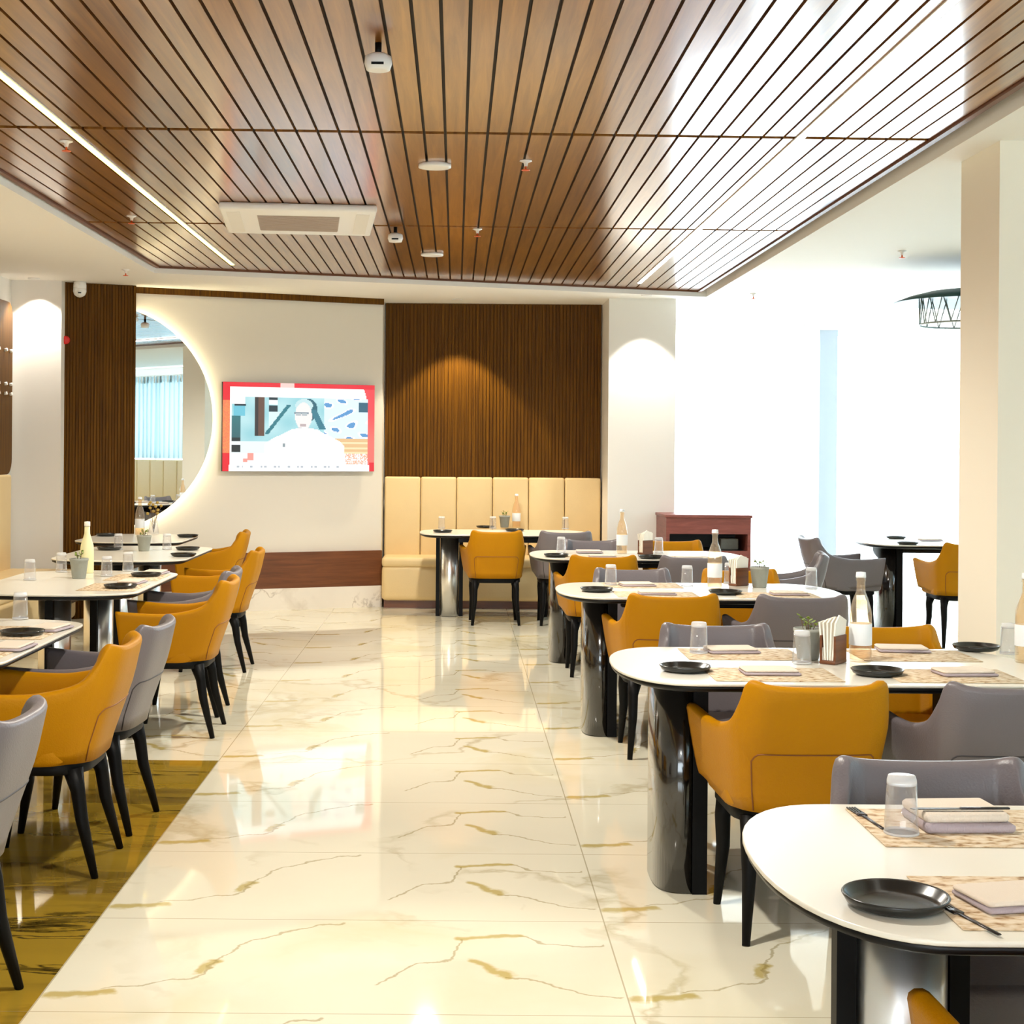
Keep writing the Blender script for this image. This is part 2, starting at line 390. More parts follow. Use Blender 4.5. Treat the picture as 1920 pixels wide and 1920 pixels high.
fl = MB()
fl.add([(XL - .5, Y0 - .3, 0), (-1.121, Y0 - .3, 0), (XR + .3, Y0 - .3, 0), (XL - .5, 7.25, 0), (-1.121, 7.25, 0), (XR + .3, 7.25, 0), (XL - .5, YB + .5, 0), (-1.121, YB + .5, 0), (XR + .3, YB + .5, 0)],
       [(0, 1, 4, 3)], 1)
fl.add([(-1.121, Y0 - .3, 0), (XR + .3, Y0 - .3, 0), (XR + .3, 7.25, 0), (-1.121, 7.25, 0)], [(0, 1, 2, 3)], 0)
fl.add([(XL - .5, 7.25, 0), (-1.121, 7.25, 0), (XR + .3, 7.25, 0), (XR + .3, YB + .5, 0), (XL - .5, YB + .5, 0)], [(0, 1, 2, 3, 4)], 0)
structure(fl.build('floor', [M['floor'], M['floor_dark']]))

# plaster ceiling with the shallow opening that holds the slat panel
SLX, SRX = -2.41, 2.19
def slat_end(x): return 12.3 + (x - SLX) * (13.85 - 12.3) / (SRX - SLX)
hole = [(SLX - .05, Y0 - .2), (SRX + .09, Y0 - .2), (SRX + .09, slat_end(SRX) + .06), (SLX - .05, slat_end(SLX) + .03)]
outer = [(XL - .3, Y0 - .3), (XR + .3, Y0 - .3), (XR + .3, YB + .5), (XL - .3, YB + .5)]
cb = MB()
vs = [(x, y, ZC) for x, y in outer + hole] + [(x, y, ZC + .35) for x, y in outer + hole]
fs = []
for i in range(4):
    j = (i + 1) % 4
    fs += [(i, j, 4 + j, 4 + i), (8 + i, 12 + i, 12 + j, 8 + j), (4 + i, 4 + j, 12 + j, 12 + i), (i, 8 + i, 8 + j, j)]
cb.add(vs, fs)
cb.box(SLX - .3, SRX + .3, Y0 - .2, 14.2, ZC + .30, ZC + .36)
structure(cb.build('ceiling', M['ceil']))

# slat panel
sl = MB(); NP = 47; pw = (SRX - SLX) / NP; gap = 0.013
joints = [(-6.0, -6.0), (6.93, 7.06), (9.88, 10.02)]
def jline(k, x):
    if k == 3: return slat_end(x)
    a, b = joints[k]; return a + (b - a) * (x - SLX) / (SRX - SLX)
for i in range(NP):
    xa, xb = SLX + i * pw + gap / 2, SLX + (i + 1) * pw - gap / 2
    for k in range(3):
        ya = max(Y0 - .2, 0) if False else None
        pts = []
        g0 = 0.028 if k else 0.0
        q = [(xa, jline(k, xa) + g0), (xb, jline(k, xb) + g0), (xb, jline(k + 1, xb) - .028), (xa, jline(k + 1, xa) - .028)]
        q = [(x, max(y, Y0 - .2)) for x, y in q]
        sl.prism(q, ZS, ZS + .025, 0)
sl.add([(SLX - .02, Y0 - .2, ZS + .03), (SRX + .02, Y0 - .2, ZS + .03), (SRX + .02, slat_end(SRX) + .02, ZS + .03), (SLX - .02, slat_end(SLX) + .02, ZS + .03)], [(0, 3, 2, 1)], 1)
structure(sl.build('ceiling_slats', [M['slat'], M['groove']]))
# brown edge trim round the slats
tm = MB()
tm.prism([(SRX, Y0 - .2), (SRX + .03, Y0 - .2), (SRX + .03, slat_end(SRX) + .03), (SRX, slat_end(SRX))], ZS - .012, ZS + .03)
tm.prism([(SLX - .03, Y0 - .2), (SLX, Y0 - .2), (SLX, slat_end(SLX)), (SLX - .03, slat_end(SLX))], ZS - .012, ZS + .03)
tm.prism([(SLX - .03, slat_end(SLX)), (SRX + .03, slat_end(SRX)), (SRX + .03, slat_end(SRX) + .02), (SLX - .03, slat_end(SLX) + .02)], ZS - .012, ZS + .03)
structure(tm.build('trim_1', M['basewood']))

structure(MB().box(XL - .3, XL, Y0, 13.6, 0, ZC).build('wall_left', M['wall']))
structure(MB().box(XL, -3.37, 12.95, 13.6, 0, ZC).build('wall_left_pier', M['wall']))
# slanted television wall (a slab with real thickness)
a, b, c_, d_ = tw(3.3), tw(0), Vector((TR.x, 15.0)), Vector((-3.9, 15.0))
structure(MB().prism([tuple(a), tuple(b), tuple(c_), tuple(d_)], 0, ZC).build('wall_back_left', M['tvwall']))
structure(MB().box(-0.72, 1.41, 14.78, 15.0, 0, ZC).build('wall_back', M['wall']))
structure(MB().box(1.41, 2.03, 14.1, 15.4, 0, ZC).build('wall_back_pier', M['wall']))
# window wall beyond the right-hand dining area
structure(MB().box(2.03, XR, 15.3, 15.5, 2.72, ZC).box(2.03, XR, 15.3, 15.5, 0, .06).build('wall_back_right', M['wall']))
structure(MB().box(3.56, 3.84, 15.32, 15.5, .06, 2.72).build('trim_2', M['bluegrey']))
structure(MB().box(XR, XR + .2, Y0, -2.0, 0, ZC).box(XR, XR + .2, -2.0, 15.5, 2.72, ZC).box(XR, XR + .2, -2.0, 15.5, 0, 1.2).box(XR, XR + .2, 9.0, 9.3, 1.2, 2.72).build('wall_right', M['wall']))
structure(MB().box(XL, XR, Y0 - .2, Y0, 2.6, ZC).box(XL, XR, Y0 - .2, Y0, 0, .9).box(XL, -2.6, Y0 - .2, Y0, .9, 2.6).box(2.6, XR, Y0 - .2, Y0, .9, 2.6).build('wall_rear', M['wall']))
structure(MB().box(2.43, 3.15, 6.82, 7.34, 0, ZC).build('wall_pillar', M['pillar']))

# window frames with panes
def window(name, p0, p1, z0, z1, n):
    f = MB(); g = MB()
    d = Vector((p1[0] - p0[0], p1[1] - p0[1])); L = d.length; d.normalize(); nn = Vector((-d.y, d.x))
    def bar(s0, s1, za, zb, w=.025, mb=f):
        q = [Vector(p0) + d * s0 - nn * w, Vector(p0) + d * s1 - nn * w, Vector(p0) + d * s1 + nn * w, Vector(p0) + d * s0 + nn * w]
        mb.prism([tuple(k) for k in q], za, zb)
    bar(0, L, z0, z0 + .05); bar(0, L, z1 - .05, z1)
    for i in range(n + 1):
        s = i * L / n; bar(max(0, s - .025), min(L, s + .025), z0, z1)
    o = structure(f.build(name, M['white']))
    return o
window('window_1', (2.03, 15.45), (XR, 15.45), .06, 2.72, 4)
window('window_2', (XR + .15, -2.0), (XR + .15, 15.3), 1.2, 2.72, 10)
window('window_3', (-2.6, Y0 - .1), (2.6, Y0 - .1), .9, 2.6, 4)

# slanted wall finish: timber base, marble skirting, dark timber head strip
def slab(name, m_, t0, t1, o0, o1, z0, z1):
    q = [tw(t0, o0), tw(t1, o0), tw(t1, o1), tw(t0, o1)]
    return MB().prism([tuple(k) for k in q], z0, z1).build(name, m_)
structure(slab('baseboard_back', M['basewood'], 0.0, 2.36, 0.0, .03, .20, .53))
structure(slab('baseboard_back_marble', M['skirt'], 0.0, 2.36, 0.0, .035, 0, .20))
structure(slab('trim_3', M['panelwood'], -0.0, 2.95, 0.0, .03, 2.845, ZC))
# tall ribbed timber panel on the slanted wall
pn = MB(); t0, t1 = 2.35, 3.02
q = [tw(t0, 0.0), tw(t1, 0.0), tw(t1, .13), tw(t0, .13)]
pn.prism([tuple(k) for k in q], 0, ZC - .002)
nr = 26
for i in range(nr):
    ta, tb = t0 + (t1 - t0) * (i + .12) / nr, t0 + (t1 - t0) * (i + .88) / nr
    pn.prism([tuple(tw(ta, .128)), tuple(tw(tb, .128)), tuple(tw(tb, .138)), tuple(tw(ta, .138))], 0.0, ZC - .002)
o = pn.build('timber_wall_panel', M['panelwood']); tag(o, 'tall narrow dark walnut ribbed panel beside the round mirror', 'wall panel', 'ribbed walnut panels')
# ribbed timber panel over the bench
pn = MB(); pn.box(-0.69, 1.40, 14.735, 14.78, 1.20, ZC - .002); nr = 62
for i in range(nr):
    xa = -0.69 + 2.09 * (i + .1) / nr; xb = -0.69 + 2.09 * (i + .9) / nr
    pn.box(xa, xb, 14.725, 14.736, 1.20, ZC - .002)
o = pn.build('timber_wall_panel', M['panelwood']); tag(o, 'wide ribbed walnut panel above the cream bench right of the television', 'wall panel', 'ribbed walnut panels')

# curtains
def curtain(name, p0, p1, z0, z1, label, group, amp=.035, wl=.13, m_='curtain'):
    d = Vector((p1[0] - p0[0], p1[1] - p0[1])); L = d.length; d.normalize(); nn = Vector((-d.y, d.x)); n = int(L / .018)
    root = empty(name, label, 'curtain', (p0[0], p0[1], 0), 0, group)
    vs, fs = [], []; rows = [0, .25, .5, .75, .93, .97, 1.0]
    for r_ in rows:
        for i in range(n + 1):
            s = L * i / n
            ph = 2 * PI * s / wl + 1.1 * math.sin(s * 2.3) + .6 * math.sin(s * 5.1)
            k = amp * (0.45 if r_ > .94 else 1.0)
            q = d * s + nn * (k * math.sin(ph) + .01 * math.sin(ph * 2.3 + r_ * 3))
            vs.append((q.x, q.y, z0 + (z1 - z0) * r_))
    for j in range(len(rows) - 1):
        for i in range(n):
            k = j * (n + 1) + i; fs.append((k, k + 1, k + n + 2, k + n + 1))
    mb = MB(); mb.add(vs, fs, 0, True); mb.build('sheer_fabric', M[m_], root)
    rl = MB(); rl.tube([(0, 0, z1 + .015), (d.x * L, d.y * L, z1 + .015)], .012); rl.build('curtain_rail', M['white'], root)
    hd = MB()
    nh = int(L / .10)
    for i in range(nh):
        s = L * (i + .5) / nh
        c0 = d * s
        hd.box(c0.x - .008, c0.x + .008, c0.y - .02, c0.y + .02, z1 - .12, z1 + .01)
    h = hd.build('pleat_header', M['wall'], root); h['kind'] = 'stuff'
    return root
curtain('sheer_curtain', (2.06, 15.1), (3.60, 15.1), .02, 2.74, 'left white sheer curtain of the bright far window', 'sheer curtains')
curtain('sheer_curtain', (3.80, 15.1), (5.5, 15.1), .02, 2.74, 'right white sheer curtain of the far window, partly behind the pillar', 'sheer curtains')

curtain('sheer_curtain', (5.42, -2.0), (5.42, 6.0), 1.27, 2.74, 'sheer curtain of the side window, seen only in the round mirror', 'sheer curtains', m_='curtain_aqua')
curtain('sheer_curtain', (5.42, 6.1), (5.42, 14.6), 1.27, 2.74, 'sheer curtain of the side window hidden beyond the pillar', 'sheer curtains', m_='curtain_aqua')
# ------------------------------------------------------------------ television, mirror, small wall things
def on_tv_wall(t, out, z):
    q = tw(t, out); return (q.x, q.y, z)
tv = empty('television', 'wall-mounted flat television showing a red-bordered news picture', 'television', on_tv_wall(.83, 0.002, 1.27), TANG)
W, H = 1.46, .815
MB().rbox(-W/2 + .004, W/2 - .004, -.0755, -.035, .004, H - .004, .004, 2).build('housing', M['black'], tv)
MB().box(-.25, .25, -.036, 0, .2, .6).build('wall_bracket', M['black'], tv)
NX, NZ = 176, 98
def sm(a, b, x): 
    t_ = max(0, min(1, (x - a) / (b - a))); return t_ * t_ * (3 - 2 * t_)
def picture(x, y):
    """x, y in 0..1 from the top left; a generic newscast frame"""
    white = (0.95, 0.95, 0.97); red = (0.72, 0.01, 0.025)
    c = white
    nz = random.random()
    edge = x < .045 or x > .955 or y < .035 or y > .965
    if x > .955 - .03 * sm(.25, .0, y) or x > .955: c = (0.80, .05 + .10 * sm(.3, .7, y), .06 + .06 * sm(.3, .7, y))
    if x < .045: c = red if (y < .2 or y > .8) else (0.86, .16 + .12 * nz, .08)
    if y < .05: c = red if (x < .37 or x > .46) else (0.9, .55, .5)
    if y > .93: c = (0.93, .94, .96)
    if y > .90 and (x < .04 or x > .965): c = red
    if .055 < x < .955 and .16 < y < .80:
        g = math.sin(x * 31 + y * 9) * .5 + math.sin(y * 23 - x * 13) * .5
        c = (0.36 + .08 * g, .62 + .06 * g, .66 + .05 * g)
        if y > .66 and x < .45: c = (.72, .86, .86)
        if x < .14 and y < .24: c = white
        if .07 < x < .14 and .27 < y < .38: c = (0.14, .48, .60)
        if x < .115 and .38 < y < .62: c = (0.03, .16 - .2 * (y - .38), .18 - .2 * (y - .38))
        if x < .115 and .62 < y < .66: c = (.01, .02, .025)
        if x < .115 and .66 < y < .70: c = (.75, .80, .82)
        if x < .115 and .70 < y < .79: c = (.01, .015, .02)
        if .075 < x < .15 and .24 < y < .27: c = (.01, .02, .03)
        if .205 < x < .265 and y < .60: c = (.03, .02, .02) if x < .228 else (.12, .055, .035)
        if .295 < x < .35 and (y < .19 or .25 < y < .33): c = (.01, .02, .03)
        if .295 < x < .35 and .19 < y < .25: c = white
        if .295 < x < .42 and y > .33 and (x - .28) < (.54 - y) * .55: c = (.62, .80, .82)
        if abs((x - .28) - (.58 - y) * .44) < .014 and .24 < y < .58 and x > .27: c = (.02, .16, .20)
        if x > .66:
            k = math.sin(x * 47 + 3 * math.sin(y * 17)) + math.sin(y * 41 + x * 20)
            c = (.66, .80, .90) if k > -.5 else (.90, .92, .95) if k > -1.2 else (.10, .28, .55)
            if x > .89 and .2 < y < .32: c = (.03, .10, .16)
        if x > .72 and y > .62: c = (.72, .46, .22) if int(y * 50) % 3 else (.85, .68, .40)
        # seated newsreader in white, dark hair, spectacles
        if ((x - .555) / .060) ** 2 + ((y - .30) / .13) ** 2 < 1: c = (.02, .10, .14)
        if abs(x - .60 - (y - .35) * .30) < .022 and .30 < y < .52: c = (.03, .16, .22)
        if ((x - .525) / .058) ** 2 + ((y - .25) / .075) ** 2 < 1: c = (.50, .68, .70)
        if ((x - .522) / .056) ** 2 + ((y - .37) / .155) ** 2 < 1: c = (.82, .74, .72)
        if abs(y - .335) < .010 and abs(x - .508) < .046: c = (.20, .26, .30)
        if abs(y - .355) < .014 and (abs(x - .488) < .016 or abs(x - .530) < .016): c = (.42, .46, .48)
        if abs(y - .475) < .011 and abs(x - .520) < .022: c = (.45, .36, .36)
        if abs(y - .52) < .02 and abs(x - .525) < .038: c = (.55, .55, .56)
        sh = .055 + .21 * sm(.46, .72, y)
        if y > .50 + .25 * abs(x - .53) and abs(x - .53) < sh: c = (.97, .95, .92)
        if abs(x - .395) < .008 and abs(y - .70) < .02: c = (.25, .30, .32)
    if .16 < x < .20 and .80 < y < .88 or (.13 < x < .16 and .86 < y < .90): c = (.85, .30, .25)
    if x > .80 and .80 < y < .92 and x < .955: c = (.92, .42, .28) if nz > .45 else white
    if .935 < y < .957 and .05 < x < .78: c = (.42, .46, .50) if math.sin(x * 210) + math.sin(x * 77) > .55 else white
    if .075 < y < .10 and .2 < x < .85: c = (.80, .78, .80) if math.sin(x * 170) > .2 else white
    return c
me = bpy.data.meshes.new('screen'); vs, fs, cols = [], [], []
for j in range(NZ + 1):
    for i in range(NX + 1): vs.append((-W/2 + .005 + (W - .010) * i / NX, -.0765, .005 + (H - .010) * j / NZ))
for j in range(NZ):
    for i in range(NX):
        k = j * (NX + 1) + i; fs.append((k, k + 1, k + NX + 2, k + NX + 1)); cols.append(picture((i + .5) / NX, 1 - (j + .5) / NZ))
me.from_pydata(vs, [], fs); me.materials.append(M['tv'])
ca = me.color_attributes.new('picture', 'FLOAT_COLOR', 'CORNER'); buf = []
for c in cols: buf += [c[0], c[1], c[2], 1.0] * 4
ca.data.foreach_set('color', buf)
o = bpy.data.objects.new('screen', me); COL.objects.link(o); o.parent = tv; o['label'] = 'lit screen with a white-clad seated newsreader and red border'

mr = empty('round_mirror', 'large round back-lit mirror half hidden behind the walnut panel', 'mirror', on_tv_wall(2.63, 0.0, 1.74), TANG)
def disc(mb, r, y0, y1, seg=96, mi=0):
    ring = lambda rr, y: [(rr * math.cos(2 * PI * i / seg), y, rr * math.sin(2 * PI * i / seg)) for i in range(seg)]
    mb.loft([ring(r, y0), ring(r, y1)], mi, False)
mb = MB(); disc(mb, .985, -.075, -.065); mb.build('mirror_glass', M['mirror'], mr)
mb = MB(); disc(mb, .93, -.065, -.004); mb.build('backing', M['white'], mr)
mb = MB(); seg = 96
ring = lambda rr, y: [(rr * math.cos(2 * PI * i / seg), y, rr * math.sin(2 * PI * i / seg)) for i in range(seg)]
mb.loft([ring(.935, -.055), ring(.955, -.055), ring(.955, -.020), ring(.935, -.020)], 0, True, cap=False)
mb.build('halo_light', M['halo'], mr)

o = MB().lathe([(.0, 0), (.036, 0), (.036, .02), (.026, .03), (0, .034)], seg=24).build('fire_alarm', M['red'])
q = tw(2.955, .138); o.location = (q.x, q.y, 2.40); o.rotation_euler = (PI/2, 0, TANG); tag(o, 'small red fire alarm near the top of the narrow walnut panel', 'fire alarm')
cc = empty('security_camera', 'small white dome security camera at the top corner of the walnut panel', 'camera', on_tv_wall(2.85, .22, ZC))
MB().lathe([(.05, 0), (.055, -.03), (.055, -.06)], seg=24).build('mount', M['white'], cc)
MB().lathe([(.055, -.06), (.056, -.085), (.045, -.115), (.02, -.132), (0, -.136)], seg=24).build('dome', M['white'], cc)
MB().lathe([(0, -.005), (.014, -.004), (.014, .004), (0, .005)], c=(.012, -.054, -.10), seg=12).build('lens', M['black'], cc)

# dark timber display rack on the left wall
rk = empty('wall_rack', 'dark walnut wall rack with rounded corners above the left banquette', 'shelf', (XL, 11.77, 0))
pts = []
for (cy, cz, a0) in ((.90, 2.56, 0), (-1.0, 2.56, 90), (-1.0, 1.38, 180), (.90, 1.38, 270)):
    for k in range(7):
        a = math.radians(a0 + 15 * k); pts.append((cy + .13 * math.cos(a), cz + .13 * math.sin(a)))
vs = [(0.002, y, z) for y, z in pts] + [(.06, y, z) for y, z in pts]; n = len(pts)
MB().add(vs, [tuple(range(n)), tuple(range(2 * n - 1, n - 1, -1))] + [(i, n + i, n + (i + 1) % n, (i + 1) % n) for i in range(n)]).build('back_panel', M['panelwood'], rk)
for zz in (2.28, 2.0, 1.92):
    for yy in (.8, .95, .6):
        MB().tube([(.06, yy, zz), (.085, yy, zz + .005)], .014).build('peg', M['white'], rk)

# ------------------------------------------------------------------ banquettes
def bench(name, label, L, n, depth, zb):
    """local: runs along +x, sits towards -y, wall at y = 0"""
    r = empty(name, label, 'bench', group='cream banquettes')
    MB().box(0.02, L - .02, -depth + .06, -.0, 0, .075).build('plinth', M['basewood'], r)
    MB().rbox(0, L, -depth, 0, .07, .40, .05, 3).build('base', M['cream'], r)
    MB().rbox(0, L, -depth - .012, -.10, .385, .475, .035, 3).build('seat_cushion', M['cream'], r)
    for i in range(n):
        MB().rbox(L * i / n + .002, L * (i + 1) / n - .002, -.115, -.006, .44, zb, .022, 3).build('back_cushion', M['cream'], r)
    return r
b1 = bench('banquette', 'cream upholstered bench with channelled back under the wide walnut panel', 2.08, 6, .55, 1.22)
b1.location = (-.685, 14.72, 0)
b2 = bench('banquette', 'long cream banquette along the left wall behind the left tables', 7.9, 22, .66, 1.25)
b2.location = (XL + .005, 4.7, 0); b2.rotation_euler = (0, 0, PI/2)

b3 = bench('banquette', 'cream banquette under the side window, seen only in the round mirror', 9.0, 22, .6, 1.25)
b3.location = (XR - .005, 9.0, 0); b3.rotation_euler = (0, 0, -PI/2)

# ------------------------------------------------------------------ chairs
ctrl = [(0, -.245, .795), (.10, -.243, .797), (.165, -.232, .803), (.203, -.207, .812), (.219, -.190, .803), (.231, -.172, .745), (.248, -.128, .680), (.266, -.02, .647), (.277, .07, .642), (.285, .16, .646), (.296, .262, .656)]
def cr(p0, p1, p2, p3, t):
    return tuple(.5 * (2*b + (c-a)*t + (2*a-5*b+4*c-d)*t*t + (3*b-a-3*c+d)*t**3) for a, b, c, d in zip(p0, p1, p2, p3))
half = []
for i in range(len(ctrl) - 1):
    p0 = ctrl[i-1] if i else (-ctrl[1][0], ctrl[1][1], ctrl[1][2]); p3 = ctrl[i+2] if i + 2 < len(ctrl) else ctrl[i+1]
    for k in range(4): half.append(cr(p0, ctrl[i], ctrl[i+1], p3, k / 4))
half.append(ctrl[-1])
path = [(-x, y, z) for x, y, z in reversed(half[1:])] + half
NPATH = len(path)
ZB = .395
def nrm(i):
    a, b = path[max(i-1, 0)], path[min(i+1, NPATH-1)]
    d = Vector((b[0]-a[0], b[1]-a[1])).normalized(); return Vector((d.y, -d.x))   # outwards
def shell_pt(i, z, off):
    x, y, zt = path[i]; n = nrm(i); x += n.x * off; y += n.y * off
    t = max(0, (z - ZB) / .26); k = .84 + .16 * min(1, t) ** .75
    wb = 1 - sm(-.2, .15, y)
    zz = z + .03 * sm(-.1, .26, y) * (1 - min(1, t))
    return (x * (.86 + .14 * min(1, t) ** .8), y * (k if y < 0 else .92 + .08 * min(1, t)) - wb * .075 * max(0, z - .45) / .35, zz)
def make_chair(lm, smat):
    r = empty('dining_chair', 'x', 'chair')
    mb = MB(); TH = .042; R = 9; cols_ = []
    for i in range(NPATH):
        zt = path[i][2]; col = []
        for k in range(R): col.append(shell_pt(i, ZB + (zt - .018 - ZB) * k / (R - 1), 0))
        for a in (35, 70, 110, 145):
            an = math.radians(a); col.append(shell_pt(i, zt - .018 + .018 * math.sin(an), -TH * (1 - math.cos(an)) / 2))
        for k in range(R):
            z = zt - .018 - (zt - .018 - .44) * k / (R - 1); px = path[i][0]
            fl_ = 0
            if abs(px) < .15 and path[i][1] < -.18: fl_ = .013 * abs(math.cos(px * PI / .05)) * sm(.78, .72, z)
            col.append(shell_pt(i, z, -TH - fl_))
        cols_.append(col)
    n = len(cols_[0])
    vs = [q for c in cols_ for q in c]; fs = []
    for i in range(NPATH - 1):
        for k in range(n - 1): fs.append((i*n+k, (i+1)*n+k, (i+1)*n+k+1, i*n+k+1))
    fs.append(tuple(range(n))); fs.append(tuple(range((NPATH-1)*n+n-1, (NPATH-1)*n-1, -1)))
    for i in range(NPATH - 1): fs.append((i*n, i*n+n-1, (i+1)*n+n-1, (i+1)*n))
    mb.add(vs, fs, 0, True)
    sh = mb.build('backrest', lm, r)
    # stitched seam on the rear of the shell
    ic = NPATH // 2; sp = []
    for s, z in [(-11, .40), (-11, .46), (-11, .53), (-10.6, .56), (-10, .575), (-9, .583)] + [(k, .585) for k in range(-8, 9)] + [(9, .583), (10, .575), (10.6, .56), (11, .53), (11, .46), (11, .40)]:
        i = int(round(ic + s)); sp.append(shell_pt(i, z, .0))
    sb = MB(); sb.tube(sp, .0028, 6); sb.build('seam', smat, sh)
    # seat cushion and frame
    def outline(hx, yb, yf, rb, rf):
        q = []
        for cx, cy, a0, rr in ((hx - rf, yf - rf, 0, rf), (-hx + rf, yf - rf, 90, rf), (-hx + rb, yb + rb, 180, rb), (hx - rb, yb + rb, 270, rb)):
            for k in range(7):
                a = math.radians(a0 + 15 * k); q.append((cx + rr * math.cos(a), cy + rr * math.sin(a)))
        return q
    def pad(hx, yb, yf, z0, z1, e, rb=.12, rf=.05):
        rings = []
        for (ins, z) in ((e, z0), (e * .3, z0 + e * .35), (0, z0 + e), (0, z1 - e), (e * .3, z1 - e * .35), (e, z1)):
            rings.append([(x, y, z) for x, y in outline(hx - ins, yb + ins, yf - ins, rb, rf)])
        return MB().loft(rings)
    pad(.232, -.17, .265, .385, .475, .02).build('seat', lm, r)
    pad(.215, -.185, .215, .355, .397, .006).build('seat_frame', M['black'], r)
    for sx in (-1, 1):
        for (xt, yt, xf, yf) in ((.165, -.135, .198, -.222), (.175, .165, .198, .205)):
            L = [(sx * xt, yt, .37), (sx * (xt + .012), yt - (.02 if yt < 0 else -.012), .30), (sx * (xt * .6 + xf * .4), yt * .6 + yf * .4, .2), (sx * xf, yf, 0)]
            MB().tube(L, [.036, .026, .0225, .0125], 10).build('leg', M['black'], r)
    return r
chY = make_chair(M['yellow'], M['yellow_seam']); chG = make_chair(M['grey'], M['grey_seam'])
used = {}
def chair(kind, x, y, rz, label, group):
    src = chY if kind == 'Y' else chG
    if kind not in used:
        used[kind] = 1; src.location = (x, y, 0); src.rotation_euler = (0, 0, math.radians(rz)); src['label'] = label; src['group'] = group; return src
    return dup(src, (x, y, 0), math.radians(rz), label, group)
gl, gr = 'chairs along the left tables', 'chairs around the right tables'
chair('G', -1.42, 4.00, 88, 'nearest grey leather chair cut off by the left edge of the photo', gl)
chair('Y', -1.46, 5.46, 90, 'nearest mustard leather chair of the left row, beside the grey chair', gl)
chair('G', -1.45, 6.05, 86, 'grey leather chair just behind the nearest mustard chair on the left', gl)
chair('Y', -1.46, 8.00, 90, 'mustard leather chair at the second left table, second mustard one from the front', gl)
chair('G', -1.53, 8.60, 90, 'grey leather chair mostly hidden behind the second mustard chair on the left', gl)
chair('Y', -1.61, 10.27, 90, 'mustard leather chair at the third left table, third mustard one from the front', gl)
chair('Y', -2.00, 12.45, 92, 'farthest mustard leather chair of the left row near the slanted wall', gl)
chair('Y', 1.01, 2.13, 0, 'mustard leather chair in the lower right corner, only its arm tip in view', gr)
chair('G', 1.075, 3.17, 180, 'grey leather chair facing us behind the nearest right table', gr)
chair('Y', 1.08, 4.83, 2, 'large mustard leather chair seen from behind at the second right table', gr)
chair('G', 1.69, 4.83, 0, 'grey leather chair seen from behind at the second right table, at the right edge', gr)
chair('G', 1.04, 5.80, 180, 'grey leather chair facing us behind the left end of the second right table', gr)
chair('Y', 1.70, 5.80, 180, 'mustard leather chair facing us behind the bottle on the second right table', gr)
chair('Y', 1.05, 7.57, 0, 'mustard leather chair seen from behind at the third right table', gr)
chair('G', 1.67, 7.57, 0, 'grey leather chair seen from behind at the third right table', gr)
chair('G', 1.03, 8.60, 180, 'grey leather chair facing us behind the left end of the third right table', gr)
chair('Y', 1.66, 8.60, 180, 'mustard leather chair facing us behind the third right table', gr)
chair('Y', 0.97, 10.2, 0, 'mustard leather chair seen from behind at the fourth right table', gr)
chair('G', 1.56, 10.2, 0, 'grey leather chair seen from behind at the fourth right table', gr)
chair('G', 1.05, 11.4, 180, 'grey leather chair facing us at the far side of the fourth right table', gr)
chair('Y', 1.67, 11.4, 180, 'mustard leather chair facing us in front of the reddish service counter', gr)
chair('G', 2.22, 10.35, 80, 'grey leather chair turned left at the right end of the fourth right table', gr)
chair('Y', 0.34, 13.08, 2, 'mustard leather chair seen from behind at the table by the cream bench', gr)
chair('G', 0.93, 13.08, 0, 'grey leather chair seen from behind at the table by the cream bench', gr)
chair('G', 3.12, 12.30, -84, 'grey leather chair in profile at the end of the window table', gr)
chair('Y', 3.94, 11.85, 0, 'mustard leather chair at the window table, cut by the pillar', gr)

